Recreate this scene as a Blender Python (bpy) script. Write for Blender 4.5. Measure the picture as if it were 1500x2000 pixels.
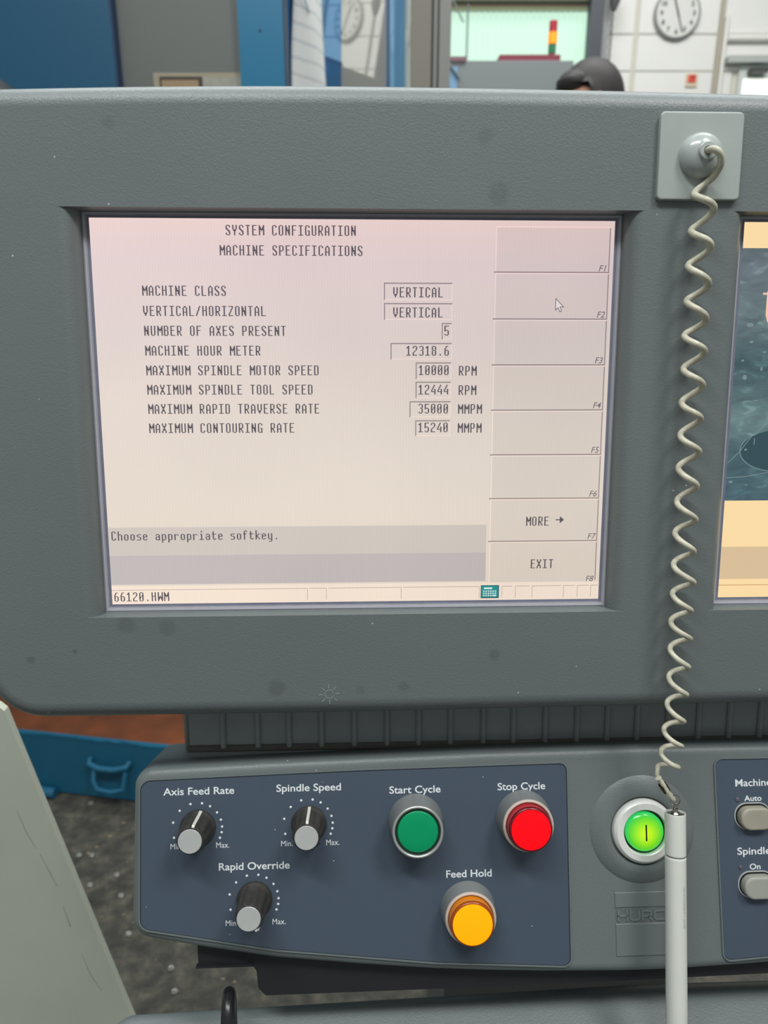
import bpy, bmesh, math, random
from mathutils import Matrix, Vector
from mathutils.geometry import tessellate_polygon
random.seed(7)
for o in list(bpy.data.objects): bpy.data.objects.remove(o)
scene = bpy.context.scene
COL = scene.collection

# ------------------------------------------------------------ camera, world, lights, exposure
cam_d = bpy.data.cameras.new('camera'); cam = bpy.data.objects.new('camera', cam_d); COL.objects.link(cam)
cam.location = (0, 0, 1.3); cam.rotation_euler = (math.radians(90 - 17.5), 0, 0)
cam_d.sensor_fit = 'VERTICAL'; cam_d.sensor_height = 36; cam_d.sensor_width = 27
cam_d.lens = 1444 / 2000 * 36
cam_d.clip_start = 0.02
cam_d.dof.use_dof = True; cam_d.dof.focus_distance = 0.462; cam_d.dof.aperture_fstop = 9.0
scene.camera = cam

world = bpy.data.worlds.new('world'); scene.world = world; world.use_nodes = True
wn = world.node_tree.nodes['Background']
wn.inputs[0].default_value = (0.95, 1.0, 0.99, 1); wn.inputs[1].default_value = 0.31

def area(name, loc, target, sx, sy, power, color=(1, 1, 1)):
    l = bpy.data.lights.new(name, 'AREA'); l.shape = 'RECTANGLE'; l.size = sx; l.size_y = sy
    l.energy = power; l.color = color
    o = bpy.data.objects.new(name, l); COL.objects.link(o); o.location = loc
    o.rotation_euler = (Vector(target) - Vector(loc)).to_track_quat('-Z', 'Y').to_euler()
    return o
area('ceiling_lamp_right', (1.1, -0.45, 3.4), (0.1, .45, 1.1), 0.6, 0.8, 38, (1, .99, .96))
area('ceiling_lamp_left', (-0.40, -0.50, 3.4), (-0.1, .45, 1.1), 1.5, 0.22, 44, (.96, 1, .99))
area('ceiling_lamp_back', (1.2, 2.9, 4.0), (1.4, 5.0, 2.3), 2.4, 0.6, 62, (1, 1, .97))
area('ceiling_lamp_far', (-0.9, 0.6, 3.6), (-0.5, 1.95, 1.2), 1.6, 0.8, 7, (.95, .98, 1))
area('rooflight', (0.3, 2.3, 4.6), (0.1, .45, 1.2), 4.5, 1.4, 115, (.97, 1, 1))

scene.view_settings.view_transform = 'Standard'; scene.view_settings.look = 'None'
scene.view_settings.gamma = 1; scene.view_settings.use_curve_mapping = False
scene.view_settings.exposure = 0.0

# ------------------------------------------------------------ frames (millimetres inside them)
def frame(rows, t):
    m = Matrix([list(rows[0]) + [t[0]], list(rows[1]) + [t[1]], list(rows[2]) + [t[2]], [0, 0, 0, 1]]); return m
FS = frame([[0.99934, -0.00159, 0.03616], [0.036, 0.14629, -0.98859], [-0.00372, 0.98924, 0.14625]], (-0.01639, 0.44167, 1.22002))   # plane of the left display
FP = frame([[0.99926, -0.01506, 0.03533], [0.03837, 0.35463, -0.93422], [0.00154, 0.93489, 0.35494]], (-0.01698, 0.4014, 0.94193))  # plane of the button panel
FW = Matrix.Identity(4)
WM = {}
def new_obj(name, data, frm, parent=None):
    o = bpy.data.objects.new(name, data); COL.objects.link(o)
    if parent is None: o.matrix_world = frm
    else:
        o.parent = parent; o.matrix_parent_inverse = Matrix.Identity(4)
        o.matrix_basis = WM[parent.name].inverted() @ frm
    WM[o.name] = frm.copy()
    return o
def tag(o, label=None, cat=None, group=None, kind=None):
    if label: o['label'] = label
    if cat: o['category'] = cat
    if group: o['group'] = group
    if kind: o['kind'] = kind
    return o
def empty(name, loc, label, cat, group=None):
    return tag(new_obj(name, None, Matrix.Translation(loc)), label, cat, group)

# ------------------------------------------------------------ materials
def lin(c):
    return tuple(((v / 255) / 12.92 if v / 255 <= .04045 else ((v / 255 + .055) / 1.055) ** 2.4) for v in c) + (1,)
MATS = {}
def mat(name, rgb, rough=.5, metal=0, bump=0, bscale=500, var=0, vscale=20, spec=.5, emit=None, estr=0, trans=0, coat=0, specks=0, dark=None):
    """rgb = albedo given as sRGB 0-255"""
    if name in MATS: return MATS[name]
    m = bpy.data.materials.new(name); m.use_nodes = True; nt = m.node_tree; N = nt.nodes; L = nt.links
    b = N['Principled BSDF']
    b.inputs['Base Color'].default_value = lin(rgb); b.inputs['Roughness'].default_value = rough
    b.inputs['Metallic'].default_value = metal; b.inputs['Specular IOR Level'].default_value = spec
    b.inputs['Transmission Weight'].default_value = trans; b.inputs['Coat Weight'].default_value = coat
    if emit: b.inputs['Emission Color'].default_value = lin(emit); b.inputs['Emission Strength'].default_value = estr
    tc = N.new('ShaderNodeTexCoord'); last = None
    if var:
        n = N.new('ShaderNodeTexNoise'); n.inputs['Scale'].default_value = vscale; n.inputs['Detail'].default_value = 5
        L.new(tc.outputs['Object'], n.inputs['Vector'])
        mx = N.new('ShaderNodeMix'); mx.data_type = 'RGBA'
        mx.inputs['A'].default_value = tuple(c * (1 - var) for c in lin(rgb)[:3]) + (1,)
        mx.inputs['B'].default_value = tuple(min(1, c * (1 + var)) for c in lin(rgb)[:3]) + (1,)
        if dark: mx.inputs['A'].default_value = lin(dark)
        L.new(n.outputs['Fac'], mx.inputs['Factor']); last = mx.outputs['Result']
    if specks:
        v = N.new('ShaderNodeTexVoronoi'); v.inputs['Scale'].default_value = specks; L.new(tc.outputs['Object'], v.inputs['Vector'])
        sp = N.new('ShaderNodeSeparateColor'); L.new(v.outputs['Color'], sp.inputs[0])
        g = N.new('ShaderNodeMath'); g.operation = 'GREATER_THAN'; g.inputs[1].default_value = .86; L.new(sp.outputs[0], g.inputs[0])
        l2 = N.new('ShaderNodeMath'); l2.operation = 'LESS_THAN'; l2.inputs[1].default_value = .055; L.new(v.outputs['Distance'], l2.inputs[0])
        mu = N.new('ShaderNodeMath'); mu.operation = 'MULTIPLY'; L.new(g.outputs[0], mu.inputs[0]); L.new(l2.outputs[0], mu.inputs[1])
        m2 = N.new('ShaderNodeMix'); m2.data_type = 'RGBA'; L.new(mu.outputs[0], m2.inputs['Factor'])
        if last: L.new(last, m2.inputs['A'])
        else: m2.inputs['A'].default_value = lin(rgb)
        m2.inputs['B'].default_value = lin((175, 180, 180)); last = m2.outputs['Result']
    if last: L.new(last, b.inputs['Base Color'])
    if bump:
        n = N.new('ShaderNodeTexNoise'); n.inputs['Scale'].default_value = bscale; n.inputs['Detail'].default_value = 2.5; n.inputs['Distortion'].default_value = .6
        L.new(tc.outputs['Object'], n.inputs['Vector'])
        bp = N.new('ShaderNodeBump'); bp.inputs['Strength'].default_value = bump; bp.inputs['Distance'].default_value = .0006
        L.new(n.outputs['Fac'], bp.inputs['Height']); L.new(bp.outputs['Normal'], b.inputs['Normal'])
    MATS[name] = m; return m
GREY = mat('grained_grey_plastic', (101, 109, 109), rough=.38, bump=.32, bscale=1050, var=.07, vscale=9, spec=.42, specks=110)
GREY_SM = mat('smooth_grey_plastic', (102, 111, 111), rough=.42, bump=.12, bscale=500, var=.06, vscale=30, spec=.42)
NECK = mat('dull_grey_plastic', (126, 133, 134), rough=.55, var=.12, vscale=45, spec=.3)
NAVY = mat('navy_overlay', (68, 80, 94), rough=.42, bump=.05, bscale=900, var=.06, vscale=14, spec=.4, specks=130)
GASKET = mat('gasket_grey', (158, 156, 164), rough=.4, var=.2, vscale=120)
GASKET_D = mat('gasket_dark', (116, 118, 136), rough=.4, var=.2, vscale=120)
WHITEP = mat('white_print', (222, 226, 228), rough=.5)
SILVER = mat('satin_silver', (190, 190, 188), rough=.32, metal=.7, bump=.05, bscale=300)
COLLAR = mat('collar_grey', (118, 122, 122), rough=.42, var=.08, vscale=80)
BLACKP = mat('black_plastic', (30, 31, 33), rough=.5, var=.1, vscale=60)
KNOBM = mat('dusty_black_knob', (56, 54, 50), rough=.55, bump=.25, bscale=900, var=.45, vscale=160, dark=(28, 27, 27))
CAPM = mat('knob_cap_grey', (176, 178, 177), rough=.38, metal=.15, bump=.05, bscale=400, var=.05, vscale=150)
CREAM = mat('cream_cord_rubber', (198, 197, 180), rough=.36, spec=.4, var=.3, vscale=190, dark=(132, 124, 106))
STYL = mat('stylus_grey_plastic', (204, 206, 199), rough=.42, var=.03, vscale=60)
STEEL = mat('bright_steel', (170, 165, 158), rough=.18, metal=1)
DARKGAP = mat('dark_gap', (14, 18, 18), rough=.6)
PLATE = mat('pale_grey_plate', (154, 161, 157), rough=.42, bump=.06, bscale=500, var=.07, vscale=45)
DOME = mat('pale_glossy_dome', (160, 167, 165), rough=.2, var=.03, vscale=60)

# ------------------------------------------------------------ mesh helpers (input in mm, stored in m)
def mesh_obj(name, verts, faces, m, frm, parent=None, smooth=True, angle=35, scale=.001):
    me = bpy.data.meshes.new(name)
    me.from_pydata([tuple(c * scale for c in v) for v in verts], [], faces)
    ms = m if isinstance(m, (list, tuple)) else [m]
    for q in ms: me.materials.append(q)
    bm = bmesh.new(); bm.from_mesh(me); bmesh.ops.recalc_face_normals(bm, faces=bm.faces); bm.to_mesh(me); bm.free()
    if smooth: me.shade_smooth(); me.set_sharp_from_angle(angle=math.radians(angle))
    return new_obj(name, me, frm, parent)
class MB:
    def __init__(s): s.v = []; s.f = []
    def add(s, vs, fs):
        k = len(s.v); s.v += [tuple(v) for v in vs]; s.f += [tuple(i + k for i in f) for f in fs]; return s
    def quad(s, x0, y0, x1, y1, z): return s.add([(x0, y0, z), (x1, y0, z), (x1, y1, z), (x0, y1, z)], [(0, 1, 2, 3)])
    def box(s, x0, y0, z0, x1, y1, z1, c=0):
        if c <= 0:
            return s.add([(x0, y0, z0), (x1, y0, z0), (x1, y1, z0), (x0, y1, z0), (x0, y0, z1), (x1, y0, z1), (x1, y1, z1), (x0, y1, z1)],
                         [(3, 2, 1, 0), (4, 5, 6, 7), (0, 1, 5, 4), (1, 2, 6, 5), (2, 3, 7, 6), (3, 0, 4, 7)])
        vs = [(x0, y0, z0), (x1, y0, z0), (x1, y1, z0), (x0, y1, z0), (x0, y0, z1 - c), (x1, y0, z1 - c), (x1, y1, z1 - c), (x0, y1, z1 - c),
              (x0 + c, y0 + c, z1), (x1 - c, y0 + c, z1), (x1 - c, y1 - c, z1), (x0 + c, y1 - c, z1)]
        fs = [(3, 2, 1, 0), (8, 9, 10, 11)]
        for a in (0, 4):
            for i in range(4): j = (i + 1) % 4; fs.append((a + i, a + j, a + 4 + j, a + 4 + i))
        return s.add(vs, fs)
    def lathe(s, prof, c=(0, 0), n=48, cap=True, wob=None):
        """prof: (r,z) list; axis z at c"""
        vs = []; fs = []
        for (r, z) in prof:
            for i in range(n):
                a = 2 * math.pi * i / n; rr = r * (wob(a, z) if wob else 1)
                vs.append((c[0] + rr * math.cos(a), c[1] + rr * math.sin(a), z))
        for k in range(len(prof) - 1):
            for i in range(n):
                j = (i + 1) % n; fs.append((k * n + i, k * n + j, (k + 1) * n + j, (k + 1) * n + i))
        if cap:
            fs.append(tuple(reversed(range(n)))); fs.append(tuple((len(prof) - 1) * n + i for i in range(n)))
        return s.add(vs, fs)
    def tube(s, pts, r, n=12, cap=True):
        pts = [Vector(p) for p in pts]; vs = []; fs = []
        rs = r if isinstance(r, (list, tuple)) else [r] * len(pts)
        t0 = (pts[1] - pts[0]).normalized(); up = Vector((0, 0, 1)) if abs(t0.z) < .9 else Vector((1, 0, 0))
        u = t0.cross(up).normalized()
        for k, p in enumerate(pts):
            t = (pts[min(k + 1, len(pts) - 1)] - pts[max(k - 1, 0)]).normalized()
            u = (u - t * u.dot(t)).normalized(); w = t.cross(u)
            for i in range(n):
                a = 2 * math.pi * i / n; vs.append(p + (u * math.cos(a) + w * math.sin(a)) * rs[k])
        for k in range(len(pts) - 1):
            for i in range(n):
                j = (i + 1) % n; fs.append((k * n + i, k * n + j, (k + 1) * n + j, (k + 1) * n + i))
        if cap: fs.append(tuple(range(n))); fs.append(tuple((len(pts) - 1) * n + i for i in range(n)))
        return s.add(vs, fs)
    def prism(s, pts, z0, z1):
        n = len(pts); vs = [(x, y, z0) for x, y in pts] + [(x, y, z1) for x, y in pts]
        fs = [tuple(reversed(range(n))), tuple(range(n, 2 * n))] + [(i, (i + 1) % n, n + (i + 1) % n, n + i) for i in range(n)]
        return s.add(vs, fs)
    def ring(s, pts_o, pts_i, z0, z1):
        """frame between two outlines of equal count"""
        n = len(pts_o)
        vs = [(x, y, z) for z in (z0, z1) for pts in (pts_o, pts_i) for x, y in pts]; fs = []
        for i in range(n):
            j = (i + 1) % n
            fs += [(2 * n + i, 2 * n + j, 3 * n + j, 3 * n + i), (i, j, 2 * n + j, 2 * n + i), (n + j, n + i, 3 * n + i, 3 * n + j), (j, i, n + i, n + j)]
        return s.add(vs, fs)
    def obj(s, name, m, frm, parent=None, **k): return mesh_obj(name, s.v, s.f, m, frm, parent, **k)

def fillet(poly, rad, seg=8):
    """round the corners of a polygon; rad = number or list"""
    out = []; n = len(poly)
    for i in range(n):
        r = rad[i] if isinstance(rad, (list, tuple)) else rad
        p = Vector(poly[i]); a = (Vector(poly[i - 1]) - p); b = (Vector(poly[(i + 1) % n]) - p)
        la, lb = a.length, b.length; a.normalize(); b.normalize()
        ang = a.angle(b)
        if r <= 0 or ang > math.radians(176): out.append(tuple(p)); continue
        d = min(r / math.tan(ang / 2), la * .48, lb * .48); rr = d * math.tan(ang / 2)
        c = p + (a + b).normalized() * (rr / math.sin(ang / 2))
        s0 = p + a * d - c; s1 = p + b * d - c
        a0 = math.atan2(s0.y, s0.x); a1 = math.atan2(s1.y, s1.x); da = (a1 - a0 + math.pi) % (2 * math.pi) - math.pi
        for k in range(seg + 1):
            t = a0 + da * k / seg; out.append((c.x + rr * math.cos(t), c.y + rr * math.sin(t)))
    return out
def rect(x0, y0, x1, y1, r=0, seg=6):
    p = [(x0, y0), (x1, y0), (x1, y1), (x0, y1)]
    return fillet(p, r, seg) if r else p
def circle(cx, cy, r, n=48, a0=0): return [(cx + r * math.cos(a0 + 2 * math.pi * i / n), cy + r * math.sin(a0 + 2 * math.pi * i / n)) for i in range(n)]
def inset(poly, d):
    n = len(poly); out = []
    for i in range(n):
        p = Vector(poly[i]); a = (p - Vector(poly[i - 1])); b = (Vector(poly[(i + 1) % n]) - p)
        if a.length < 1e-6: a = b
        if b.length < 1e-6: b = a
        na = Vector((-a.y, a.x)).normalized(); nb = Vector((-b.y, b.x)).normalized()
        nn = (na + nb).normalized(); q = p + nn * (d / max(.5, nn.dot(na))); out.append((q.x, q.y))
    return out
def slab(outline, zf, zb, r, holes=(), seg=7, mb=None):
    """CCW outline, front face at zf with rounded edge radius r, extruded back to zb, through openings in the front face"""
    mb = mb or MB(); n = len(outline); rings = [(0, zb)]
    for k in range(seg + 1):
        a = math.pi / 2 * k / seg; rings.append((r * (1 - math.cos(a)), zf - r + r * math.sin(a)))
    rings.append((r + .6, zf))
    vs = []; fs = []
    for (d, z) in rings:
        for (x, y) in (inset(outline, d) if d else outline): vs.append((x, y, z))
    for k in range(len(rings) - 1):
        for i in range(n):
            j = (i + 1) % n; fs.append((k * n + i, k * n + j, (k + 1) * n + j, (k + 1) * n + i))
    fs.append(tuple(reversed(range(n))))
    last = (len(rings) - 1) * n
    if not holes: fs.append(tuple(last + i for i in range(n)))
    else:
        loops = [[Vector((v[0], v[1], 0)) for v in vs[last:]]] + [[Vector((x, y, 0)) for x, y in h] for h in holes]
        idx = list(range(last, last + n))
        for h in holes:
            for (x, y) in h: idx.append(len(vs)); vs.append((x, y, zf))
        for t in tessellate_polygon(loops): fs.append(tuple(idx[i] for i in t))
    return mb.add(vs, fs)
def strokes(lines, w, z, mb=None, closed=False, h=0):
    """flat ribbons (h=0) or raised bars along polylines with mitred joints"""
    mb = mb or MB()
    for ln in lines:
        P = [Vector(p) for p in ln]; n = len(P); lo = []; hi = []
        for i in range(n):
            if i == 0: d = (P[1] - P[0]).normalized(); nn = Vector((-d.y, d.x)); k = 1; e = -d * w * .5
            elif i == n - 1: d = (P[-1] - P[-2]).normalized(); nn = Vector((-d.y, d.x)); k = 1; e = d * w * .5
            else:
                a = (P[i] - P[i - 1]).normalized(); b = (P[i + 1] - P[i]).normalized()
                na = Vector((-a.y, a.x)); nb = Vector((-b.y, b.x)); nn = (na + nb).normalized(); k = 1 / max(.4, nn.dot(na)); e = Vector((0, 0))
            lo.append(P[i] + e - nn * w / 2 * k); hi.append(P[i] + e + nn * w / 2 * k)
        if h:
            b_ = MB(); c = min(.22, w * .2)
            mb.prism([(p.x, p.y) for p in lo] + [(p.x, p.y) for p in reversed(hi)], z, z + h)
        else:
            vs = [(p.x, p.y, z) for p in lo] + [(p.x, p.y, z) for p in hi]
            mb.add(vs, [(i, i + 1, n + i + 1, n + i) for i in range(n - 1)])
    return mb
def text_obj(s, name, m, frm, parent, x, y, width=None, size=5, bold=0, z=0, shear=0, align='LEFT', height=None):
    """printed lettering: x,y = left of the baseline in the frame (mm)"""
    cu = bpy.data.curves.new(name, 'FONT'); cu.body = s; cu.size = size; cu.offset = bold; cu.shear = shear; cu.resolution_u = 4
    t = bpy.data.objects.new('tmp', cu); COL.objects.link(t)
    dg = bpy.context.evaluated_depsgraph_get(); me = bpy.data.meshes.new_from_object(t.evaluated_get(dg))
    bpy.data.objects.remove(t)
    xs = [v.co.x for v in me.vertices]; x0, x1 = min(xs), max(xs)
    kx = width / (x1 - x0) if width else 1
    if align == 'CENTER': x -= (x1 - x0) * kx / 2
    for v in me.vertices: v.co = ((x + (v.co.x - x0) * kx) * .001, (y + v.co.y) * .001, z * .001)
    me.materials.clear(); me.materials.append(m); me.name = name
    return new_obj(name, me, frm, parent)

# ------------------------------------------------------------ THE CONTROL CONSOLE
console = empty('control_console', (0.17, 0.5, 0.9), 'grey machine control console with two displays over a navy button panel', 'control console')
XC2 = 381.0                                                        # centre of the right-hand display

# --- monitor housing: rounded slab with two windows
top_y = lambda x: 184.4 - 3.9 * ((16 - x) / 210) ** 2 if x < 16 else 184.4 - 1.7 * ((x - 16) / 219) ** 2 if x < 300 else 181.4
pts = []
pts += fillet([(-231, -60), (-231, -185.4), (-100, -185.6)], [0, 36, 0], 12)
pts += [(x, -185.7 + .0078 * max(0, x - 16)) for x in range(-60, 560, 40)]
pts += fillet([(520, -182), (612, -182), (612, 0)], [0, 36, 0], 12)[1:]
pts += fillet([(612, 20), (612, 181), (540, 181)], [0, 36, 0], 12)[1:]
pts += [(x, top_y(x)) for x in range(530, -190, -20)]
pts += fillet([(-190, top_y(-190)), (-231, 179.5), (-231, -20)], [0, 34, 0], 12)[1:]
ZF = 12.0
WX, WT, WB, IX = 165.2, 117.2, -118.9, 156.0                        # window half width on the face, top, bottom, inner half width
holes = []
for cx in (0, XC2): holes.append([(cx - WX, WB), (cx - WX, WT), (cx + WX, WT), (cx + WX, WB)])
mb = slab(pts, ZF, -48, 12, holes)
for cx in (0, XC2):
    NS = 10; prof = [(WX - (WX - IX) * math.sin(math.pi / 2 * k / NS), ZF * math.cos(math.pi / 2 * k / NS)) for k in range(NS + 1)]
    prof = [(a, ZF - (ZF + .0) * (1 - math.cos(math.pi / 2 * k / NS))) for k, (a, b) in enumerate(prof)]
    for s in (-1, 1):                                              # convex side cheeks
        vs = [(cx + s * a, y, z) for a, z in prof for y in (WB, WT)]
        mb.add(vs, [(2 * k, 2 * k + 1, 2 * k + 3, 2 * k + 2) for k in range(NS)])
    # top wall and bottom ledge follow the cheek profile
    for y, dy in ((WT, 0), (WB, 1.0)):
        fr = [(cx - a, y, z) for a, z in prof] + [(cx + a, y, z) for a, z in reversed(prof)]
        mb.add([(cx - WX, y, ZF)] + fr[1:-1] + [(cx + WX, y, ZF)], [tuple(range(len(fr)))])
HOUS = GREY.copy(); HOUS.name = 'stained_housing_grey'
def stains(m, spots, dark=.62):
    nt = m.node_tree; N = nt.nodes; L = nt.links; b = N['Principled BSDF']; src = b.inputs['Base Color'].links[0].from_socket
    tc = N.new('ShaderNodeTexCoord'); nz = N.new('ShaderNodeTexNoise'); nz.inputs['Scale'].default_value = 160; L.new(tc.outputs['Object'], nz.inputs['Vector'])
    ad = N.new('ShaderNodeVectorMath'); ad.operation = 'SCALE'; ad.inputs['Scale'].default_value = .004; L.new(nz.outputs['Color'], ad.inputs[0])
    po = N.new('ShaderNodeVectorMath'); po.operation = 'ADD'; L.new(tc.outputs['Object'], po.inputs[0]); L.new(ad.outputs[0], po.inputs[1])
    for (x, y, r, k) in spots:
        d = N.new('ShaderNodeVectorMath'); d.operation = 'DISTANCE'; L.new(po.outputs[0], d.inputs[0]); d.inputs[1].default_value = ((x + 2) * .001, (y + 2) * .001, .014)
        mr = N.new('ShaderNodeMapRange'); mr.interpolation_type = 'SMOOTHSTEP'; mr.inputs['From Min'].default_value = r * .0005; mr.inputs['From Max'].default_value = r * .0012; mr.inputs['To Min'].default_value = k * .6; mr.inputs['To Max'].default_value = 0; L.new(d.outputs['Value'], mr.inputs['Value'])
        mx = N.new('ShaderNodeMix'); mx.data_type = 'RGBA'; L.new(mr.outputs[0], mx.inputs['Factor']); L.new(src, mx.inputs['A']); mx.inputs['B'].default_value = lin((58, 60, 58)); src = mx.outputs['Result']
    L.new(src, b.inputs['Base Color'])
stains(HOUS, [(80.7, 125.6, 7, .35), (-134.2, 160.6, 4, .3), (-140.6, -123.7, 6, .4), (-115.9, -126.0, 6, .35), (-51, -165.5, 6, .5), (28, -166, 4, .4), (84.5, -145.5, 4, .45), (-199, -145, 3, .5), (-172, -140, 2, .6), (72.5, 156, 5, .3), (1, -168, 3, .3)])
housing = mb.obj('monitor_housing', HOUS, FS, console, angle=40)
# embossed brightness symbol
mb = MB(); sx, sy = -18.4, -170
strokes([[(sx + 2.7 * math.cos(a * math.pi / 12), sy + 2.7 * math.sin(a * math.pi / 12)) for a in range(25)]], .5, ZF - .1, mb, h=.28)
for k in range(8):
    a = k * math.pi / 4 + .05
    strokes([[(sx + 4.1 * math.cos(a), sy + 4.1 * math.sin(a)), (sx + 6.2 * math.cos(a), sy + 6.2 * math.sin(a))]], .65, ZF - .1, mb, h=.28)
mb.obj('brightness_symbol', mat('symbol_grey', (128, 137, 135), rough=.4), FS, housing, smooth=False)
SMUDGE = mat('dark_smudge', (84, 90, 91), rough=.55, var=.1, vscale=200)
# --- displays
def screen_mat(name, mult=(1, 1, 1), warm=(1, 1, 1), stripes=.018, rough=.35):
    if name in MATS: return MATS[name]
    m = bpy.data.materials.new(name); m.use_nodes = True; nt = m.node_tree; N = nt.nodes; L = nt.links
    b = N['Principled BSDF']; b.inputs['Base Color'].default_value = (.012, .012, .014, 1); b.inputs['Roughness'].default_value = rough; b.inputs['Specular IOR Level'].default_value = .25
    tc = N.new('ShaderNodeTexCoord'); sp = N.new('ShaderNodeSeparateXYZ'); L.new(tc.outputs['Object'], sp.inputs[0])
    mr = N.new('ShaderNodeMapRange'); mr.inputs['From Min'].default_value = -.114; mr.inputs['From Max'].default_value = .114; L.new(sp.outputs['Y'], mr.inputs['Value'])
    cr = N.new('ShaderNodeValToRGB'); e = cr.color_ramp.elements
    e[0].position = 0; e[0].color = lin((226, 212, 198)); e[1].position = 1; e[1].color = lin((232, 207, 203))
    for p, c in ((.25, (227, 215, 202)), (.5, (224, 212, 202)), (.72, (219, 205, 200)), (.9, (221, 202, 202))):
        q = e.new(p); q.color = lin(c)
    L.new(mr.outputs[0], cr.inputs[0])
    nz = N.new('ShaderNodeTexNoise'); nz.inputs['Scale'].default_value = 9; nz.inputs['Detail'].default_value = 1; L.new(tc.outputs['Object'], nz.inputs['Vector'])
    mr2 = N.new('ShaderNodeMapRange'); mr2.inputs['To Min'].default_value = .93; mr2.inputs['To Max'].default_value = 1.07; L.new(nz.outputs['Fac'], mr2.inputs['Value'])
    wv = N.new('ShaderNodeTexWave'); wv.inputs['Scale'].default_value = 190; wv.inputs['Distortion'].default_value = .3; wv.inputs['Detail'].default_value = 0; L.new(tc.outputs['Object'], wv.inputs['Vector'])
    mr3 = N.new('ShaderNodeMapRange'); mr3.inputs['To Min'].default_value = 1 - stripes; mr3.inputs['To Max'].default_value = 1 + stripes; L.new(wv.outputs['Fac'], mr3.inputs['Value'])
    # left rim a little redder, right part a little dimmer (viewing angle of the panel)
    mr4 = N.new('ShaderNodeMapRange'); mr4.inputs['From Min'].default_value = -.152; mr4.inputs['From Max'].default_value = .152; mr4.inputs['To Min'].default_value = 1.05; mr4.inputs['To Max'].default_value = .93; L.new(sp.outputs['X'], mr4.inputs['Value'])
    m1 = N.new('ShaderNodeMath'); m1.operation = 'MULTIPLY'; L.new(mr2.outputs[0], m1.inputs[0]); L.new(mr3.outputs[0], m1.inputs[1])
    m2 = N.new('ShaderNodeMath'); m2.operation = 'MULTIPLY'; L.new(m1.outputs[0], m2.inputs[0]); L.new(mr4.outputs[0], m2.inputs[1])
    vm = N.new('ShaderNodeVectorMath'); vm.operation = 'MULTIPLY'; L.new(cr.outputs[0], vm.inputs[0]); vm.inputs[1].default_value = mult
    L.new(vm.outputs[0], b.inputs['Emission Color']); L.new(m2.outputs[0], b.inputs['Emission Strength'])
    MATS[name] = m; return m
def flat_emit(name, rgb, k=1.0, rough=.35):
    return mat(name, (12, 12, 13), rough=rough, spec=.25, emit=rgb, estr=k)
SCR = screen_mat('lit_screen')
S_MSG1 = screen_mat('lit_message_grey', (.80, .82, .86))
S_MSG2 = screen_mat('lit_message_darker', (.68, .71, .80))
S_BAR = screen_mat('lit_status_bar', (1.17, 1.13, 1.10))
S_HI = screen_mat('lit_highlight_line', (1.2, 1.14, 1.12))
S_LO = screen_mat('lit_shadow_line', (.40, .37, .41), stripes=0)
S_TXT = screen_mat('lit_dark_text', (.13, .13, .165), stripes=0)
S_TXT2 = screen_mat('lit_small_text', (.22, .215, .26), stripes=0)
S_THIN = screen_mat('lit_thin_line', (.62, .58, .58), stripes=0)
PX = .475
def sx_(c): return -152 + c * PX
def sy_(r): return 114 - r * PX
display = MB().box(-152, -114, -4, 152, 114, 0).obj('display_screen', SCR, FS, console, smooth=False)
tag(display, 'lit display with pinkish cream background and dark text')
# frame steps round each display
for cx in (0, XC2):
    o_ = MB(); o_.ring(rect(cx - 156.3, -119.2, cx + 156.3, 118.0), rect(cx - 153.6, -115.6, cx + 153.6, 115.4), -4, .5)
    g = o_.obj('display_gasket', GASKET, FS, console, smooth=False)
    MB().ring(rect(cx - 153.6, -115.6, cx + 153.6, 115.4), rect(cx - 152, -114, cx + 152, 114), -4, .25).obj('gasket_lip', GASKET_D, FS, g, smooth=False)
    MB().ring(rect(cx - 155.2, -118, cx + 155.2, 116.8), rect(cx - 154.4, -116.6, cx + 154.4, 116.2), .5, .9).obj('gasket_bead', mat('bead', (180, 180, 188), rough=.3), FS, g, smooth=False)
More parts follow.
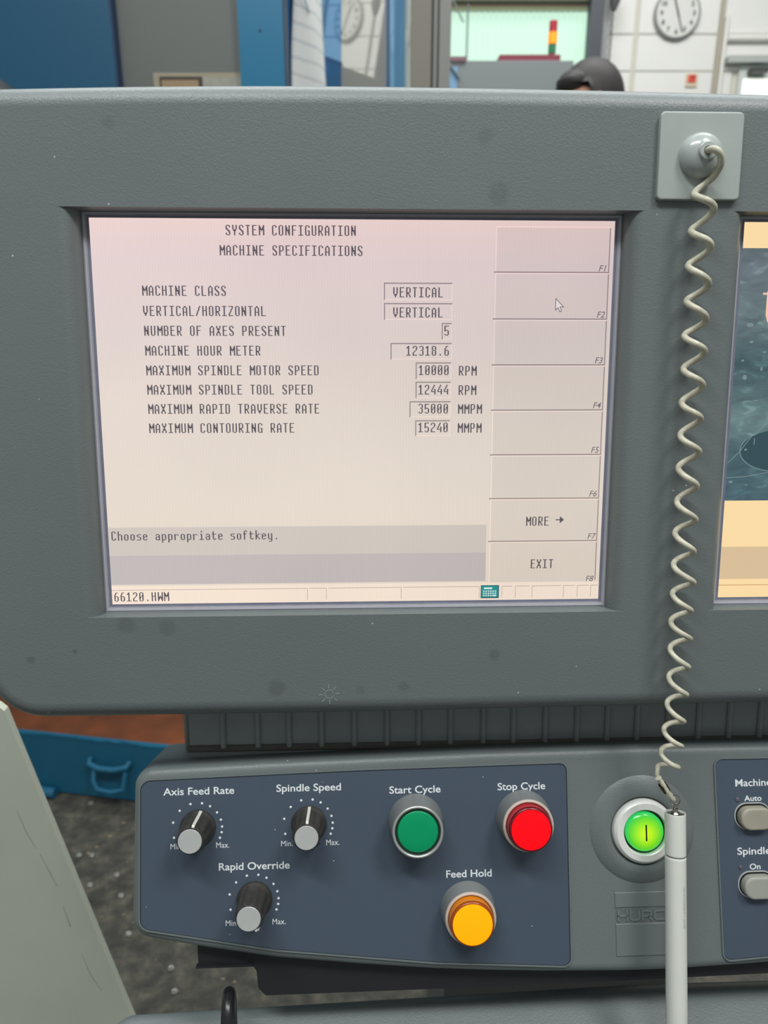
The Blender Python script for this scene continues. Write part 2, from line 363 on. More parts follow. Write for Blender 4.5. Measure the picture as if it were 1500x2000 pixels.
# bitmap font, 6x12 dots in an 8-dot cell, drawn as lit dots of the screen
H = lambda s: [int(k, 16) for k in s.split()]
FONT = {
 'A': H('30 78 CC CC CC CC CC FC CC CC CC CC'), 'B': H('F8 CC CC CC CC F8 CC CC CC CC CC F8'), 'C': H('78 CC CC C0 C0 C0 C0 C0 C0 CC CC 78'),
 'D': H('F8 CC CC CC CC CC CC CC CC CC CC F8'), 'E': H('FC C0 C0 C0 C0 F8 C0 C0 C0 C0 C0 FC'), 'F': H('FC C0 C0 C0 C0 F8 C0 C0 C0 C0 C0 C0'),
 'G': H('78 CC CC C0 C0 C0 DC CC CC CC CC 7C'), 'H': H('CC CC CC CC CC FC CC CC CC CC CC CC'), 'I': H('FC 30 30 30 30 30 30 30 30 30 30 FC'),
 'L': H('C0 C0 C0 C0 C0 C0 C0 C0 C0 C0 C0 FC'), 'M': H('C6 C6 EE EE FE FE D6 D6 C6 C6 C6 C6'), 'N': H('CC CC EC EC EC FC FC DC DC DC CC CC'),
 'O': H('78 CC CC CC CC CC CC CC CC CC CC 78'), 'P': H('F8 CC CC CC CC CC F8 C0 C0 C0 C0 C0'), 'R': H('F8 CC CC CC CC CC F8 F0 D8 D8 CC CC'),
 'S': H('78 CC CC C0 E0 70 38 1C 0C CC CC 78'), 'T': H('FC 30 30 30 30 30 30 30 30 30 30 30'), 'U': H('CC CC CC CC CC CC CC CC CC CC CC 78'),
 'V': H('CC CC CC CC CC CC CC CC 78 78 30 30'), 'W': H('C6 C6 C6 C6 D6 D6 FE FE EE EE C6 C6'), 'Y': H('CC CC CC CC CC 78 78 30 30 30 30 30'), 'X': H('CC CC CC 78 78 30 30 78 78 CC CC CC'),
 'Z': H('FC 0C 0C 18 18 30 30 60 60 C0 C0 FC'), '/': H('0C 0C 18 18 18 30 30 60 60 60 C0 C0'), '.': H('0 0 0 0 0 0 0 0 0 0 30 30'),
 '0': H('78 CC CC CC DC DC EC EC CC CC CC 78'), '1': H('30 70 F0 30 30 30 30 30 30 30 30 FC'), '2': H('78 CC CC 0C 0C 18 30 60 C0 C0 C0 FC'),
 '3': H('78 CC 0C 0C 0C 38 0C 0C 0C 0C CC 78'), '4': H('18 18 30 30 60 6C CC CC FC 0C 0C 0C'), '5': H('FC C0 C0 C0 C0 F8 CC 0C 0C 0C CC 78'),
 '6': H('38 60 60 C0 C0 F8 CC CC CC CC CC 78'), '8': H('78 CC CC CC CC 78 CC CC CC CC CC 78'),
 'a': H('0 0 0 0 78 CC 0C 7C CC CC CC 7C'), 'e': H('0 0 0 0 78 CC CC FC C0 C0 CC 78'), 'f': H('38 6C 60 60 F8 60 60 60 60 60 60 60'),
 'h': H('C0 C0 C0 C0 F8 CC CC CC CC CC CC CC'), 'i': H('30 30 0 0 70 30 30 30 30 30 30 FC'), 'k': H('C0 C0 C0 C0 CC D8 F0 E0 F0 D8 CC CC'),
 'o': H('0 0 0 0 78 CC CC CC CC CC CC 78'), 'p': H('0 0 0 0 F8 CC CC CC CC CC CC F8 C0 C0 C0'), 'r': H('0 0 0 0 D8 EC C0 C0 C0 C0 C0 C0'),
 's': H('0 0 0 0 7C C0 C0 78 0C 0C 0C F8'), 't': H('0 60 60 60 FC 60 60 60 60 60 6C 38'), 'y': H('0 0 0 0 CC CC CC CC CC CC CC 7C 0C 0C 78')}
def dots(s, col, row, mb, z=.06, vk=1.0):
    """s starts at LCD column col, its caps centred on LCD row"""
    for i, ch in enumerate(s):
        g = FONT.get(ch)
        if not g: continue
        for r, bits in enumerate(g):
            y0 = row - 6 + r * vk; c = 0
            while c < 8:
                if bits & (128 >> c):
                    e = c
                    while e < 8 and bits & (128 >> e): e += 1
                    x = col + 8 * i
                    mb.quad(sx_(x + c + .17), sy_(y0 + vk + .02), sx_(x + e - .17), sy_(y0 - .02), z); c = e
                else: c += 1
    return mb
mb = MB()
for s, c, r in [('SYSTEM CONFIGURATION', 162.6, 13.3), ('MACHINE SPECIFICATIONS', 154.6, 36.8), ('MACHINE CLASS', 58.8, 84.6), ('VERTICAL/HORIZONTAL', 58.8, 108.6),
                ('NUMBER OF AXES PRESENT', 58.8, 132.4), ('MACHINE HOUR METER', 58.8, 156.4), ('MAXIMUM SPINDLE MOTOR SPEED', 58.8, 180.4),
                ('MAXIMUM SPINDLE TOOL SPEED', 58.8, 204.2), ('MAXIMUM RAPID TRAVERSE RATE', 58.8, 228), ('MAXIMUM CONTOURING RATE', 58.8, 252)]: dots(s, c, r, mb)
for s, c, r in [('RPM', 449, 181.1), ('RPM', 449, 205.2), ('MMPM', 448.6, 228.8), ('MMPM', 448.6, 252.8)]: dots(s, c, r, mb)
dots('Choose appropriate softkey.', 3.8, 389.5, mb, z=.18); dots('66120.HWM', 2.8, 470.3, mb, z=.18)
tag(mb.obj('display_text', S_TXT, FS, display, smooth=False), 'dark dot-matrix text on the display')
for s, c, r, (x0, y0, x1, y1) in [('VERTICAL', 366, 85.6, (354.7, 74.1, 439.6, 94.9)), ('VERTICAL', 366, 109.8, (354.7, 98.5, 439.8, 118.9)), ('5', 430, 131.8, (426.9, 122.5, 439.4, 142.6)),
        ('12318.6', 382.4, 156.4, (362.9, 146.9, 439.8, 167.2)), ('10000', 398.3, 180.3, (394.5, 170.7, 439.4, 191.4)), ('12444', 398.1, 204.5, (394.5, 194.6, 439.2, 214.9)),
        ('35000', 398, 228.3, (386.9, 219, 439.3, 239.1)), ('15240', 398, 252, (394.3, 242.9, 439, 262.7))]:
    f = MB(); z = .12
    f.quad(sx_(x0), sy_(y0 + 1.4), sx_(x1), sy_(y0), z).quad(sx_(x0), sy_(y1), sx_(x0 + 1.3), sy_(y0), z)
    fo = f.obj('value_box', S_LO, FS, display, smooth=False); fo['label'] = 'sunken value box reading ' + s
    # light edge and number are sub-marks of the same box
    me = fo.data
    f2 = MB(); f2.quad(sx_(x0 + 1), sy_(y1), sx_(x1), sy_(y1 - 1), z).quad(sx_(x1 - 1), sy_(y1), sx_(x1), sy_(y0 + 1), z); n2 = len(f2.f); dots(s, c, r, f2, z)
    bm = bmesh.new(); bm.from_mesh(me); me.materials.append(S_HI); me.materials.append(S_TXT)
    vs = [bm.verts.new((v[0] * .001, v[1] * .001, v[2] * .001)) for v in f2.v]
    for k, fc in enumerate(f2.f):
        q = bm.faces.new([vs[i] for i in fc]); q.material_index = 1 if k < n2 else 2
    bmesh.ops.recalc_face_normals(bm, faces=bm.faces); bm.to_mesh(me); bm.free()
# softkeys down the right side
rows = [7, 61.8, 118.2, 174.6, 231.2, 288.2, 345, 401.6, 457.5]
for i in range(8):
    y0, y1 = rows[i], rows[i + 1]; x0, x1 = 492.8, 635.2
    f = MB(); f.quad(sx_(x0), sy_(y1), sx_(x1), sy_(y0), .03)
    k = f.obj('softkey_button', screen_mat('lit_softkey', (.925, .925, .925)), FS, display, smooth=False); k['label'] = 'on-screen softkey marked F%d' % (i + 1)
    me = k.data; me.materials.append(S_HI); me.materials.append(S_LO); me.materials.append(S_TXT)
    bm = bmesh.new(); bm.from_mesh(me)
    def q_(a, b_, c, d, mi, z=.08):
        vs = [bm.verts.new((p[0] * .001, p[1] * .001, z * .001)) for p in ((sx_(a), sy_(d)), (sx_(c), sy_(d)), (sx_(c), sy_(b_)), (sx_(a), sy_(b_)))]
        bm.faces.new(vs).material_index = mi
    q_(x0, y0, x1, y0 + 1.2, 1); q_(x0, y0, x0 + 1.1, y1, 1)
    q_(x0 - (2 if i < 7 else 0), y1 - 1.5, x1, y1, 2, .09) if i < 7 else None
    q_(x1 - 1.3, y0 + 1, x1, y1 - (0 if i < 7 else 4), 2)
    if i >= 6:
        f2 = dots('MORE' if i == 6 else 'EXIT', 540 if i == 6 else 547.8, 374.4 if i == 6 else 431.5, MB(), .1)
        if i == 6:
            for a, b_, c, d in ((579, 372, 586, 373.4), (584.5, 368.6, 586.2, 376.8), (586.2, 370, 587.6, 375.4), (587.6, 371.3, 589.4, 374.1)): f2.quad(sx_(a), sy_(d), sx_(c), sy_(b_), .1)
        vs = [bm.verts.new((v[0] * .001, v[1] * .001, v[2] * .001)) for v in f2.v]
        for fc in f2.f: bm.faces.new([vs[j] for j in fc]).material_index = 3
    bmesh.ops.recalc_face_normals(bm, faces=bm.faces); bm.to_mesh(me); bm.free()
fy = [52.6, 108.4, 164.6, 221, 278, 334.8, 391.3, 448.6]
mbt = None
for i in range(8):
    t = text_obj('F%d' % (i + 1), 'key_number', S_TXT2, FS, display, sx_(622), sy_(fy[i] + 7.2), size=5.1, shear=.25, z=.1, bold=.02)
# mouse pointer
ax, ay = 569.4, 92.6
P_ = [(0, 0), (0, 14), (3.2, 11), (5.4, 16), (7.6, 15), (5.6, 10.2), (10, 10)]
mb = MB(); pg = [(sx_(ax + x), sy_(ay + y)) for x, y in P_]
vs = [(x, y, .16) for x, y in pg]; tri = tessellate_polygon([[Vector(v) for v in vs]]); mb.add(vs, [tuple(t) for t in tri])
ptr = mb.obj('mouse_pointer', flat_emit('pointer_white', (225, 215, 216)), FS, display, smooth=False)
strokes([pg + [pg[0]]], .38, .2).obj('pointer_outline', flat_emit('pointer_grey', (92, 86, 92)), FS, ptr, smooth=False)
# message and status bars
MB().quad(sx_(0), sy_(415.6), sx_(488.2), sy_(378.6), .08).obj('message_bar', S_MSG1, FS, display, smooth=False)
MB().quad(sx_(0), sy_(454), sx_(488.2), sy_(415.6), .08).obj('message_bar', S_MSG2, FS, display, smooth=False)
sb = MB().quad(sx_(0), sy_(480), sx_(640), sy_(456), .05).obj('status_bar', S_BAR, FS, display, smooth=False)
mb = MB()
for a, b_ in ((0, 253.3), (256, 278), (281, 376.4), (379, 480), (510.3, 524.6), (528, 547.2), (550.5, 589.7), (592.4, 608.2), (610.9, 626.7), (629, 639)):
    mb.quad(sx_(a), sy_(461.8), sx_(b_), sy_(461), .1); mb.quad(sx_(b_ if b_ < 500 else a), sy_(477), sx_((b_ if b_ < 500 else a) + .7), sy_(461), .1)
mb.obj('status_divider', S_THIN, FS, sb, smooth=False)
ic = MB().quad(sx_(482.3), sy_(477.5), sx_(506.5), sy_(459.8), .12).obj('keyboard_icon', flat_emit('icon_dark_teal', (22, 88, 96)), FS, display, smooth=False)
MB().quad(sx_(483), sy_(476), sx_(505.3), sy_(460.5), .14).obj('icon_face', flat_emit('icon_teal', (38, 140, 138)), FS, ic, smooth=False)
mb = MB(); mb.quad(sx_(486.5), sy_(465.2), sx_(497.5), sy_(462.8), .16)
for r in range(3):
    for c in range(6):
        if r == 2 and c > 3: continue
        mb.quad(sx_(485.5 + c * 3.1), sy_(468.9 + r * 3), sx_(487.4 + c * 3.1), sy_(467 + r * 3), .16)
mb.quad(sx_(497.9), sy_(474.9), sx_(503), sy_(473), .16)
mb.obj('icon_key', flat_emit('icon_white', (205, 228, 226)), FS, ic, smooth=False)

# --- right-hand display: title picture with milling splash, cream bars
d2 = MB().box(XC2 - 152, -114, -4, XC2 + 152, 114, 0).obj('display_screen', flat_emit('cream_lit', (250, 219, 166)), FS, console, smooth=False)
tag(d2, 'lit display with cream bars round a teal picture')
def splash_mat():
    m = bpy.data.materials.new('splash_picture'); m.use_nodes = True; nt = m.node_tree; N = nt.nodes; L = nt.links
    b = N['Principled BSDF']; b.inputs['Base Color'].default_value = (.012, .012, .013, 1); b.inputs['Roughness'].default_value = .35; b.inputs['Specular IOR Level'].default_value = .25
    tc = N.new('ShaderNodeTexCoord'); sp = N.new('ShaderNodeSeparateXYZ'); L.new(tc.outputs['Object'], sp.inputs[0])
    mr = N.new('ShaderNodeMapRange'); mr.inputs['From Min'].default_value = -.052; mr.inputs['From Max'].default_value = .1; L.new(sp.outputs['Y'], mr.inputs['Value'])
    cr = N.new('ShaderNodeValToRGB'); e = cr.color_ramp.elements; e[0].color = lin((72, 100, 110)); e[1].color = lin((98, 110, 118))
    for p, c in ((.2, (70, 98, 106)), (.33, (108, 135, 136)), (.42, (84, 108, 112)), (.55, (64, 90, 96)), (.75, (104, 122, 126))): q = e.new(p); q.color = lin(c)
    L.new(mr.outputs[0], cr.inputs[0])
    mp = N.new('ShaderNodeMapping'); mp.inputs['Scale'].default_value = (1, 2.2, 1); mp.inputs['Rotation'].default_value = (0, 0, .12); L.new(tc.outputs['Object'], mp.inputs[0])
    nz = N.new('ShaderNodeTexNoise'); nz.inputs['Scale'].default_value = 75; nz.inputs['Detail'].default_value = 6; nz.inputs['Distortion'].default_value = .8; L.new(mp.outputs[0], nz.inputs['Vector'])
    r2 = N.new('ShaderNodeValToRGB'); q = r2.color_ramp.elements; q[0].position = .3; q[0].color = (.72, .72, .74, 1); q[1].position = .76; q[1].color = (1.9, 1.9, 1.75, 1); k = q.new(.58); k.color = (1.02, 1.02, 1.0, 1)
    L.new(nz.outputs['Fac'], r2.inputs[0])
    vm = N.new('ShaderNodeVectorMath'); vm.operation = 'MULTIPLY'; L.new(cr.outputs[0], vm.inputs[0]); L.new(r2.outputs[0], vm.inputs[1])
    L.new(vm.outputs[0], b.inputs['Emission Color']); b.inputs['Emission Strength'].default_value = 1.0
    return m
pic = MB().quad(XC2 - 152, -51.8, XC2 + 152, 99.3, .05).obj('title_picture', splash_mat(), FS, d2, smooth=False)
mb = MB()                                                            # dark milled pocket with a pale rim
def ell(cx, cy, a, b, n=36, z=.08, w=0, a0=0, a1=2 * math.pi):
    return [(cx + a * math.cos(a0 + (a1 - a0) * i / n), cy + b * math.sin(a0 + (a1 - a0) * i / n)) for i in range(n + 1)]
pe = ell(260, -20.5, 23, 12.5)[:-1]; mb.add([(x, y, .08) for x, y in pe], [tuple(range(len(pe)))])
mb.obj('pictured_pocket', flat_emit('pocket_dark', (52, 76, 84)), FS, pic, smooth=False)
mb = strokes([ell(260, -20.5, 23.6, 13.1, a0=2.6, a1=4.9), [(229.4, -28), (236, -21.5), (243, -12), (250, -6), (262, 6)], [(229.5, -37.5), (242, -36.6), (256, -34)]], .45, .1)
for (x, y, w, h) in [(237, 55, 3.5, 2), (243, 56, 3, 1.6), (236, 24, 2.2, 2.6), (244, 10, 2.6, .6), (241, 3.5, 1.4, 2.3), (232, -40, 2.4, 1.1), (238.5, 45, 2.2, 1.2), (246, 29, 1.2, 2.2), (245, -15, .5, 4), (240, -20, 1.6, 1), (242, -42, 1.6, .5), (234, 34, 1.6, 1), (247, 39, 2.4, .8)]:
    p = ell(x, y, w * .6, h * .6, 12)[:-1]; mb.add([(a, b, .1) for a, b in p], [tuple(range(len(p)))])
mb.obj('pictured_splash', flat_emit('splash_pale', (118, 140, 140)), FS, pic, smooth=False)
# peach letter at the picture's right
mb = strokes([[(243.9, 73.2), (252.5, 73.2)], [(258, 73.2), (266, 73.2)]], 1.1, .12)
strokes([[(247.6, 73), (247.6, 61.5), (248.6, 58), (251.5, 55.8), (256, 55.6), (259.5, 58), (260.6, 61.5), (260.6, 73)]], 3.4, .12, mb)
mb.obj('picture_lettering', flat_emit('peach', (246, 196, 168)), FS, pic, smooth=False)
MB().quad(XC2 - 152, -102.1, XC2 + 152, -81.2, .06).obj('message_bar', flat_emit('tan_lit', (216, 189, 152)), FS, d2, smooth=False)
MB().quad(XC2 - 152, -106.3, XC2 + 152, -105.8, .06).obj('status_divider', flat_emit('tan_line', (200, 160, 110)), FS, d2, smooth=False)

# --- ribbed neck between the displays and the button panel
neck = MB().box(-116, -262, -70, 497, -150, -31).obj('support_neck', NECK, FS, console, smooth=False)
xs = [-92.7, -69.1, -47.8, -25.4, -2.9, 19.6, 41.5, 63.5, 86.3, 107.3, 129.6, 151.8, 173.1, 194.1, 215.8, 237.7, 259.6, 281.6, 303, 325, 347, 369, 391, 413, 435, 457, 479]
for x in xs: MB().box(x - 2.2, -226, -31, x + 1.6, -152, -28.6, 1.1).obj('rib', NECK, FS, neck, smooth=False)
MB().box(-118, -228.2, -31, 497, -223.5, -29.2, 1).obj('dust_ledge', mat('dusty_ledge', (84, 84, 78), rough=.7, var=.3, vscale=90), FS, neck, smooth=False)
MB().box(-125, -240, -90, -116.5, -150, -52, 2).obj('neck_side_rail', NECK, FS, neck, smooth=False)

# --- button panel housing
c0 = 191.0
def mir(pts): return pts + [(2 * c0 - x, y) for x, y in reversed(pts)]
half = [(190, -88.6), (169, -88.4), (120, -86.9), (85, -85.2), (49.5, -82.9), (0, -78.3), (-54.6, -72.2), (-100, -64.4), (-137, -56.6)]
out = fillet([(c0, -88.6)] + half[1:-1] + [(-148.8, -54.4), (-148.2, 0), (-147.6, 53.2), (-60, 56.2), (0, 57.6), (80, 59.4), (c0, 60.2)], [0] * 8 + [14, 0, 13, 0, 0, 0, 0], 8)
out = out[::-1] if False else out
# close with the mirrored right half (counter-clockwise order)
left = out                                                           # goes bottom centre -> left -> top centre (clockwise)
right = [(2 * c0 - x, y) for x, y in reversed(left)][1:-1]            # top centre -> right -> bottom centre
poly = (left + right)[::-1]
bp = slab(poly, 1.0, -62, 6.5).obj('panel_housing', GREY, FP, console, angle=45)
def overlay(pl, name='button_overlay'):
    pin = fillet(pl, [5, 0, 0, 5, 4, 0, 6] if len(pl) == 7 else 5, 8)
    return pin
# left overlay (navy), set in a thin lip
lo_pts = [(-142.6, -48.9), (-54.5, -64.9), (49.7, -76.4), (139.4, -81.8), (140.4, 50.4), (0, 49.0), (-142.8, 45.8)]
lo = fillet(lo_pts, [7, 0, 0, 5, 5, 0, 7], 8)
mb = MB(); mb.prism(lo, .2, 1.35)
ov = mb.obj('button_overlay', NAVY, FP, console, smooth=False); tag(ov, 'navy overlay holding three knobs and three round buttons')
def rim(pl, parent):
    n = len(pl); MB().ring(inset(pl, -.8), inset(pl, .0), .8, 2.1).obj('overlay_lip', GREY_SM, FP, parent, smooth=False)
    MB().ring(inset(pl, -.02), inset(pl, .3), 1.3, 1.42).obj('overlay_joint', DARKGAP, FP, parent, smooth=False)
rim(lo, ov)
ro_pts = [(2 * c0 - x, y) for x, y in reversed(lo_pts)]
ro = fillet(ro_pts, [7, 0, 5, 5, 0, 0, 7], 8)
ov2 = MB().prism(ro, .2, 1.35).obj('button_overlay', NAVY, FP, console, smooth=False); tag(ov2, 'navy overlay with grey oblong keys at the right edge')
rim(ro, ov2)
ZP = 1.42
for s, x0, x1, yb in [('Axis Feed Rate', -127.9, -81.5, 35.9), ('Spindle Speed', -53.8, -11.1, 36.3), ('Start Cycle', 21, 55.2, 33.2), ('Stop Cycle', 93.5, 125.6, 33.5), ('Rapid Override', -91.7, -45.4, -13.3), ('Feed Hold', 57.9, 88.2, -22.4)]:
    t = text_obj(s, 'printed_caption', WHITEP, FP, ov, x0, yb, width=x1 - x0, size=6.7, bold=.09, z=ZP)
for s, x0, yb, sz, b, pr in [('Machine', 255.3, 31.8, 6.7, .09, ov2), ('Auto', 261, 22, 5.1, .08, ov2), ('Spindle', 254.8, -13.3, 6.7, .09, ov2), ('On', 267 - 4.2, -23.1, 5.3, .08, ov2)]:
    text_obj(s, 'printed_caption', WHITEP, FP, pr, x0, yb, width={'Machine': 24.8, 'Auto': 11.9, 'Spindle': 22.8, 'On': 7.4}[s], size=sz, bold=b, z=ZP)
angs = [-159, 166, 135, 106, 79, 59, 37, 18, 2, -11, -24]
def dial(cx, cy, pointer, H=25.0, mn=(0, 0), mx=(0, 0)):
    mb = MB()
    for a in angs:
        p = circle(cx - .6 + 16.2 * math.cos(math.radians(a)), cy - .5 + 16.2 * math.sin(math.radians(a)), .78, 14); mb.add([(x, y, ZP) for x, y in p], [tuple(range(14))])
    mb.obj('dial_marks', WHITEP, FP, ov, smooth=False)
    text_obj('Min.', 'printed_caption', WHITEP, FP, ov, mn[0], mn[1], width=7.6, size=5.2, z=ZP)
    text_obj('Max.', 'printed_caption', WHITEP, FP, ov, mx[0], mx[1], width=8.6, size=5.2, z=ZP)
    fl = lambda a, z: 1 + (.06 * max(-.6, min(.6, math.cos(10 * a))) if 4.9 < z < H - 1 else 0)
    k = MB().lathe([(11.4, 1.2), (11.6, 3.2), (11.0, 4.4), (10.6, 4.8), (9.9, 8), (9.4, 14), (8.9, H - 2.5), (8.3, H - .8), (7.9, H), (7.5, H)], (cx, cy), 100, wob=fl).obj('rotary_knob', KNOBM, FP, console, angle=50)
    MB().lathe([(7.45, H - .5), (7.45, H + .35), (7.2, H + .6)], (cx, cy), 48).obj('knob_cap', CAPM, FP, k)
    a = math.radians(pointer); d = Vector((math.sin(a), math.cos(a))); n = Vector((d.y, -d.x))
    vs = []
    for (r, z, w) in ((11.3, 4.2, .95), (10.5, 9, .95), (9.4, H - 1.2, .9), (8.2, H + .2, .8), (7.3, H - .6, .8)):
        for s in (-1, 1): vs.append((cx + d.x * (r + .1) + n.x * s * w, cy + d.y * (r + .1) + n.y * s * w, z))
    vs = [(x + d.x * .35, y + d.y * .35, z) for x, y, z in vs]; vs2 = [(x - d.x * 1.5, y - d.y * 1.5, z - .5) for x, y, z in vs]
    fs = [(2 * i, 2 * i + 1, 2 * i + 3, 2 * i + 2) for i in range(4)] + [(2 * i, 2 * i + 2, 12 + 2 * i - 2 + 2, 10 + 2 * i) for i in range(4)] + [(2 * i + 1, 11 + 2 * i, 13 + 2 * i, 2 * i + 3) for i in range(4)]
    mesh_obj('pointer_line', vs + vs2, fs, mat('pointer_cream', (205, 205, 196), rough=.5), FP, k, smooth=False)
    return k
tag(dial(-105.1, 14.8, 12, 25.5, (-123.1, 1.1), (-93.4, 1.2)), 'axis feed rate knob with pointer up')
tag(dial(-32.4, 15.3, 3, 26.5, (-50.9, 1.0), (-21.2, .9)), 'spindle speed knob with pointer straight up')
tag(dial(-68.4, -32.2, 147, 28, (-87.3, -48.8), (-56.9, -48.8)), 'rapid override knob with pointer turned down right')

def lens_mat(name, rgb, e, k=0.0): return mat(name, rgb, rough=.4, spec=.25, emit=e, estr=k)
def push(cx, cy, hz, lens, lensf, proud, label, dark):
    b = MB().lathe([(18.2, 1.2), (18.0, 2.5), (17.4, 9), (16.6, hz - 1.2)], (cx, cy), 64).obj('push_button', COLLAR, FP, console, angle=30)
    b['label'] = label
    MB().lathe([(16.6, hz - 1.2), (16.5, hz - .1), (15.9, hz + .5), (15.2, hz + .5), (14.6, hz - .2), (14.6, hz - 3)], (cx, cy), 64, cap=False).obj('button_ring', SILVER if proud < 1 else mat('beige_ring', (188, 172, 160), rough=.4), FP, b, angle=50)
    MB().lathe([(14.6, hz - 1.15), (14.5, hz - 1.0)], (cx, cy), 48).obj('button_gap', dark, FP, b)
    if proud < 1:
        MB().lathe([(13.2, hz - 2.2), (13.2, hz - 1.4), (12.8, hz - .6), (12.1, hz - .35), (6, hz - .3)], (cx, cy), 64).obj('button_lens', lensf, FP, b, angle=60)
    else:
        MB().lathe([(14.3, hz - 2), (14.1, hz + proud - 2.0)], (cx, cy), 64).obj('button_lens', lens, FP, b, angle=60)
        MB().lathe([(14.1, hz + proud - 2.0), (13.95, hz + proud - .8), (13.3, hz + proud - .1), (12.8, hz + proud)], (cx, cy), 64).obj('lens_rim', dark, FP, b, angle=60)
        MB().lathe([(12.7, hz + proud - .1), (12.6, hz + proud + .25), (12.1, hz + proud + .35)], (cx, cy), 64).obj('lens_face', lensf, FP, b, angle=60)
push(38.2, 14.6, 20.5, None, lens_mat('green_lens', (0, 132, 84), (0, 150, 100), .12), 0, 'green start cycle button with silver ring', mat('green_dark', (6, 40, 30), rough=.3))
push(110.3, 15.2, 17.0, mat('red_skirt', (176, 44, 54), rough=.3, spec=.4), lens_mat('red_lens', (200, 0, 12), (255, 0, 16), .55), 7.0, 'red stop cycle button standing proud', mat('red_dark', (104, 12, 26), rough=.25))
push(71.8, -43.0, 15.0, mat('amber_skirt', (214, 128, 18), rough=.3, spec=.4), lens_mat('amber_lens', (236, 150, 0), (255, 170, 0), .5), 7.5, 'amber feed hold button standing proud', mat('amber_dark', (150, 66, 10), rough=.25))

# power button: moulded surround, silver ring, lit green lens
pc = (190.4, 5.3)
MB().lathe([(36, .7), (34.8, 1.5), (32.5, 2.8), (28, 4.2), (24.5, 4.9), (22.6, 4.4), (21.5, 2.0)], pc, 72).obj('power_button_surround', GREY, FP, console, angle=30)
pb = MB().lathe([(20.9, 1.5), (21.0, 5.2), (20.4, 6.4), (18.9, 7.6), (15.0, 7.8), (14.5, 7.4), (14.4, 3)], pc, 72, cap=False).obj('power_button', mat('power_ring_silver', (222, 222, 218), rough=.4, metal=.15, bump=.05, bscale=300), FP, console, angle=30)
tag(pb, 'lit green power button in a silver ring')
MB().lathe([(14.5, 3.6), (14.3, 3.9)], pc, 48).obj('button_gap', mat('green_dark', (6, 40, 30)), FP, pb)
def glow():
    m = bpy.data.materials.new('lit_green_lens'); m.use_nodes = True; nt = m.node_tree; N = nt.nodes; L = nt.links
    b = N['Principled BSDF']; b.inputs['Base Color'].default_value = (.02, .15, .03, 1); b.inputs['Roughness'].default_value = .2
    tc = N.new('ShaderNodeTexCoord'); vm = N.new('ShaderNodeVectorMath'); vm.operation = 'SUBTRACT'; L.new(tc.outputs['Object'], vm.inputs[0]); vm.inputs[1].default_value = (pc[0] * .001, pc[1] * .001 - .0006, .009)
    ln = N.new('ShaderNodeVectorMath'); ln.operation = 'LENGTH'; L.new(vm.outputs[0], ln.inputs[0])
    mr = N.new('ShaderNodeMapRange'); mr.inputs['From Max'].default_value = .0132; L.new(ln.outputs['Value'], mr.inputs['Value'])
    cr = N.new('ShaderNodeValToRGB'); e = cr.color_ramp.elements; e[0].color = lin((216, 246, 0)); e[1].color = lin((40, 190, 92)); e[1].position = 1
    for p, c in ((.3, (186, 238, 0)), (.6, (134, 220, 0)), (.85, (72, 200, 40))): q = e.new(p); q.color = lin(c)
    L.new(mr.outputs[0], cr.inputs[0]); L.new(cr.outputs[0], b.inputs['Emission Color']); b.inputs['Emission Strength'].default_value = .93
    return m
MB().lathe([(12.8, 3.4), (12.8, 5.6), (12.2, 6.7), (10, 7.8), (6, 8.6), (2, 8.9)], pc, 64).obj('button_lens', glow(), FP, pb, angle=80)
MB().box(pc[0] - .5, pc[1] - 5, 8.2, pc[0] + .5, pc[1] + 5.4, 9.15, .2).obj('power_symbol', mat('symbol_black', (20, 34, 8), rough=.5), FP, pb)

# moulded badge under the power button
bd = MB().box(170.4, -45.3, .9, 212.0, -35.6, 1.6, .3).obj('badge_panel', GREY_SM, FP, console, smooth=False)
MB().box(170.4, -76.8, .9, 212.0, -55.9, 1.6, .3).obj('badge_panel', GREY_SM, FP, console, smooth=False)
MB().quad(170.4, -56.2, 212, -45.2, 1.06).obj('badge_recess', mat('badge_recess_grey', (92, 98, 99), rough=.6, var=.2, vscale=200), FP, console, smooth=False)  # mottled grey, slightly darker than the badge panels above and below
def letter(ch, x, w=6.6, y0=-53.6, y1=-48.0):
    ym = (y0 + y1) / 2; c = 1.1
    return {'H': [[(x, y0), (x, y1)], [(x + w, y0), (x + w, y1)], [(x, ym), (x + w, ym)]],
            'U': [[(x, y1), (x, y0 + c), (x + c, y0), (x + w - c, y0), (x + w, y0 + c), (x + w, y1)]],
            'R': [[(x, y0), (x, y1), (x + w - c, y1), (x + w, y1 - c), (x + w, ym + .2), (x + w - 1, ym - .4), (x + 1.4, ym - .4)], [(x + w - 1.6, ym - .4), (x + w, y0)]],
            'C': [[(x + w, y1), (x + c, y1), (x, y1 - c), (x, y0 + c), (x + c, y0), (x + w, y0)]],
            'O': [[(x + c, y1), (x, y1 - c), (x, y0 + c), (x + c, y0), (x + w - c, y0), (x + w, y0 + c), (x + w, y1 - c), (x + w - c, y1), (x + c, y1)]]}[ch]
mb = MB()
for i, ch in enumerate('HURCO'): strokes(letter(ch, 172.5 + 8.15 * i, 5.9), 1.35, 1.0, mb, h=.6)
lg = mb.obj('embossed_lettering', GREY_SM, FP, console, smooth=False)
